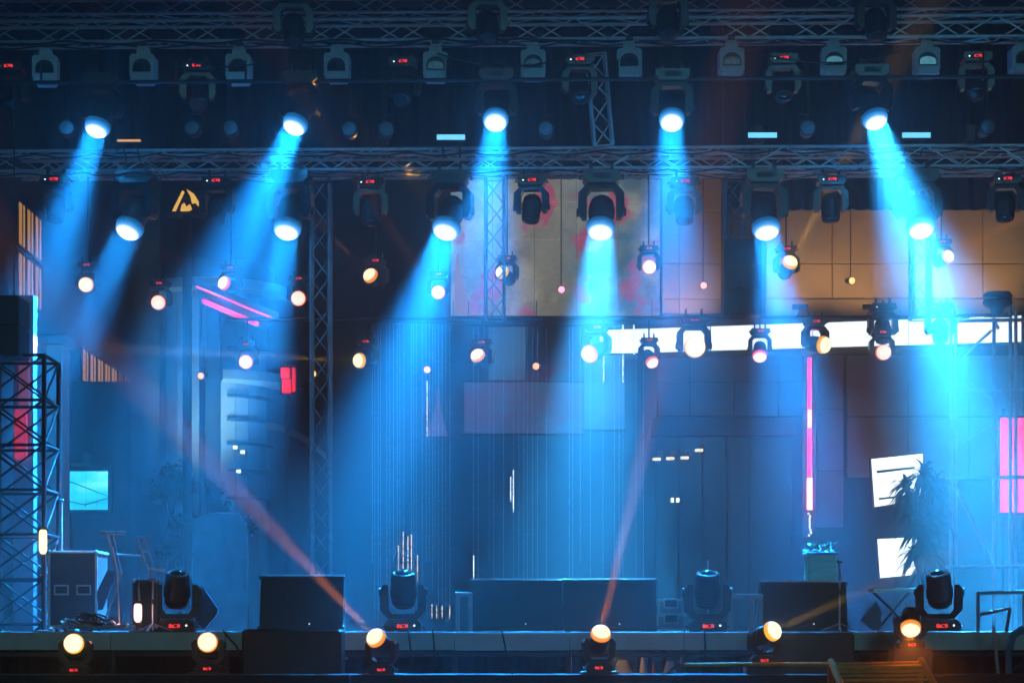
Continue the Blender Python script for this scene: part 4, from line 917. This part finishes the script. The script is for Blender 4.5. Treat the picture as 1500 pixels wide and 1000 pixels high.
# leafy tree in front of rounded building
def leafy(label, px, Y, ytop, rad, seed, n=2600):
    rnd = random.Random(seed); x = DX(px, Y); h = H(ytop, Y); t = thing('leafy_tree', label, 'tree', (x, Y, 0))
    tr = MB().tube((0, 0, 0), (.05, 0, h * .55), .09, 10, .05)
    cl = []
    for k in range(9):
        a = rnd.uniform(0, 6.28); e = Vector((math.cos(a) * rad * rnd.uniform(.2, .9), math.sin(a) * rad * .8, h * rnd.uniform(.55, .93))); tr.tube((.04, 0, h * rnd.uniform(.35, .55)), e, .03, 6, .01); cl.append((e, rad * rnd.uniform(.3, .55)))
    tr.build('trunk', 'bark', t, True)
    m = MB()
    for k in range(n):
        c, r = rnd.choice(cl); p = c + Vector((rnd.gauss(0, .5), rnd.gauss(0, .5), rnd.gauss(0, .45))) * r; q = Euler((rnd.uniform(-1.2, 1.2), rnd.uniform(-1.2, 1.2), rnd.uniform(0, 6.3))).to_matrix(); s_ = rnd.uniform(.03, .065)
        m.add([p + q @ Vector(v) * s_ for v in ((0, -1.2, 0), (.5, 0, .15), (0, 1.2, 0), (-.5, 0, .15))], [(0, 1, 2, 3)])
    m.build('crown', 'leaf', t)
leafy('leafy dark tree in front of the rounded building', 262, 33, 665, .42, 5)
leafy('smaller leafy tree right of the rounded building foot', 335, 35, 672, .35, 8, 1500)

# ------------------------------------------------------------------ bead curtains
def bead_meshes(h, n):
    out = []
    for k in range(n):
        rnd = random.Random(40 + k); m = MB().tube((0, 0, 0), (0, 0, -h), .0035, 4); z = -.05
        while z > -h:
            r = rnd.uniform(.006, .013); m.add([(r, 0, z), (0, r, z), (-r, 0, z), (0, -r, z), (0, 0, z + r * 1.7), (0, 0, z - r * 1.7)], [(0, 1, 4), (1, 2, 4), (2, 3, 4), (3, 0, 4), (1, 0, 5), (2, 1, 5), (3, 2, 5), (0, 3, 5)])
            z -= rnd.choice((.04, .05, .06, .09, .16))
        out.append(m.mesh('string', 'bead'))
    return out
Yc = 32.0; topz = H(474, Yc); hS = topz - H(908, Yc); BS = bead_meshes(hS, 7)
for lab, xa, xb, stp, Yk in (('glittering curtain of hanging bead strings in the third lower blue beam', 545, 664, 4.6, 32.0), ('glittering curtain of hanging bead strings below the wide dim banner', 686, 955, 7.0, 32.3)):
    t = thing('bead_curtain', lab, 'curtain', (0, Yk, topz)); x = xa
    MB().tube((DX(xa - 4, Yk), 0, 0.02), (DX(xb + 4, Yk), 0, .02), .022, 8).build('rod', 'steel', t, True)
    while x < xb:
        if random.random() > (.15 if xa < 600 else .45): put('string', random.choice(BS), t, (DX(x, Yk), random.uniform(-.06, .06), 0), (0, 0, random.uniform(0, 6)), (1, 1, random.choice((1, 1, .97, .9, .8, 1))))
        x += stp * random.uniform(.7, 1.3)
    for sx in (xa, xb): MB().tube((DX(sx, Yk), 0, .02), (DX(sx, Yk), 0, P(0, 440, Yk).z - topz), .006, 6).build('hanger', 'steel', t)
    for px, ys in ([(584, (800, 846)), (591, (780, 850)), (598, (786, 850)), (603, (784, 850)), (612, (812, 852)), (633, (886, 905)), (640, (886, 905)), (648, (888, 905)), (659, (886, 905)), (626, (560, 640))] if xa < 600 else [(752, (690, 750)), (748, (700, 735)), (694, (815, 850)), (912, (478, 560)), (884, (520, 560)), (928, (478, 520))]):
        m = MB(); y = ys[0]
        while y < ys[1]:
            if random.random() < .6: z = H(y, Yk) - topz; r = .009; m.box(-r, r, -r, r, z - r, z + r)
            y += 3.4
        if m.v:
            m.tube((0, .011, H(ys[0], Yk) - topz), (0, .011, H(ys[1], Yk) - topz), .003, 4)
            ls = m.build('light_string', 'dotwarm' if px < 660 else 'dotw', t); ls.location = (DX(px, Yk), -.09, 0); ls['kind'] = 'stuff'

# ------------------------------------------------------------------ loose cables on the rig and stage edge
def cable(label, a, b, sag, Y, r=.012, m='plastic'):
    A, B = P(*a, Y), P(*b, Y); pts = [A.lerp(B, i / 14) - Vector((0, 0, sag * 4 * (i / 14) * (1 - i / 14))) for i in range(15)]
    tag(MB().path(pts, r, 6).build('cable', m, None, True), label, 'cable')
cable('black cable sagging under the front roof truss at the left', (240, 78), (420, 80), .18, 26.6)
cable('black cable sagging under the front roof truss at the centre', (640, 78), (860, 74), .2, 26.6)
cable('black cable sagging under the front roof truss at the right', (1090, 72), (1340, 70), .2, 26.6)
cable('thin black cable sagging below the mural truss at the left', (330, 258), (540, 257), .12, 27.2)
cable('thin black cable sagging below the mural truss at the right', (1010, 254), (1210, 254), .1, 27.2)
for k, (x, d) in enumerate(((326, 20), (598, 3), (634, 2), (735, 5), (1032, 1))):
    Y = 19.97; pts = [P(x, 921, Y), P(x + d * .3, 930, Y), P(x + d, 945, Y), P(x + d * 1.3, 958, Y + .05), P(x + d * 1.6, 975, Y + .1)]
    tag(MB().path(pts, .011, 6).build('cable', 'plastic', None, True), 'black cable hanging over the pale stage edge, %s from the left' % ORD[k], 'cable', 'cables over the stage edge')

for k, (y0, y1, Y, rr) in enumerate(((60, 50, 26.85, .016), (66, 57, 26.8, .012), (226, 217, 27.35, .014), (252, 243, 27.2, .012))):
    pts = []
    for i in range(90):
        f_ = i / 89; p = P(-40 + 1590 * f_, y0 + (y1 - y0) * f_, Y); p.z -= abs(math.sin(f_ * (37 + 9 * k))) * .05 + random.uniform(0, .02); p.y += random.uniform(-.01, .01); pts.append(p)
    tag(MB().path(pts, rr, 6).build('cable_bundle', 'plastic', None, True), ('upper', 'lower', 'upper', 'lower')[k] + ' black cable loom strapped along the ' + ('front roof truss' if k < 2 else 'truss above the mural'), 'cable')
for k, x in enumerate((172, 560, 1110, 1420)):
    t = thing('chain_hoist', 'black chain hoist on top of the truss above the mural, %s from left' % ORD[k], 'hoist', P(x, 212, 27.7), (0, 0, 0), 'chain hoists')
    MB().box(-.09, .09, -.1, .1, .0, .28, .03).build('body', 'black', t); MB().path([(0, 0, -.001), (.03, 0, -.05), (0, 0, -.09), (-.03, 0, -.06)], .012, 6).build('hook', 'steel', t, True)
    MB().tube((0, 0, .28), (0, 0, 1.45), .01, 6).build('chain', 'steel', t)
# ------------------------------------------------------------------ haze
hm = bpy.data.materials.new('haze'); hm.use_nodes = True; n = hm.node_tree; n.nodes.clear()
o_ = n.nodes.new('ShaderNodeOutputMaterial'); v_ = n.nodes.new('ShaderNodeVolumePrincipled'); n.links.new(v_.outputs[0], o_.inputs['Volume'])
v_.inputs['Color'].default_value = (.66, .9, 1, 1); v_.inputs['Density'].default_value = HAZE_DENSITY; v_.inputs['Anisotropy'].default_value = .82
hz = MB().box(-44, 44, -6, 68, -1.3, 14.5).build('haze', hm); hz['kind'] = 'stuff'; tag(hz, 'thin stage haze filling the air', 'haze')
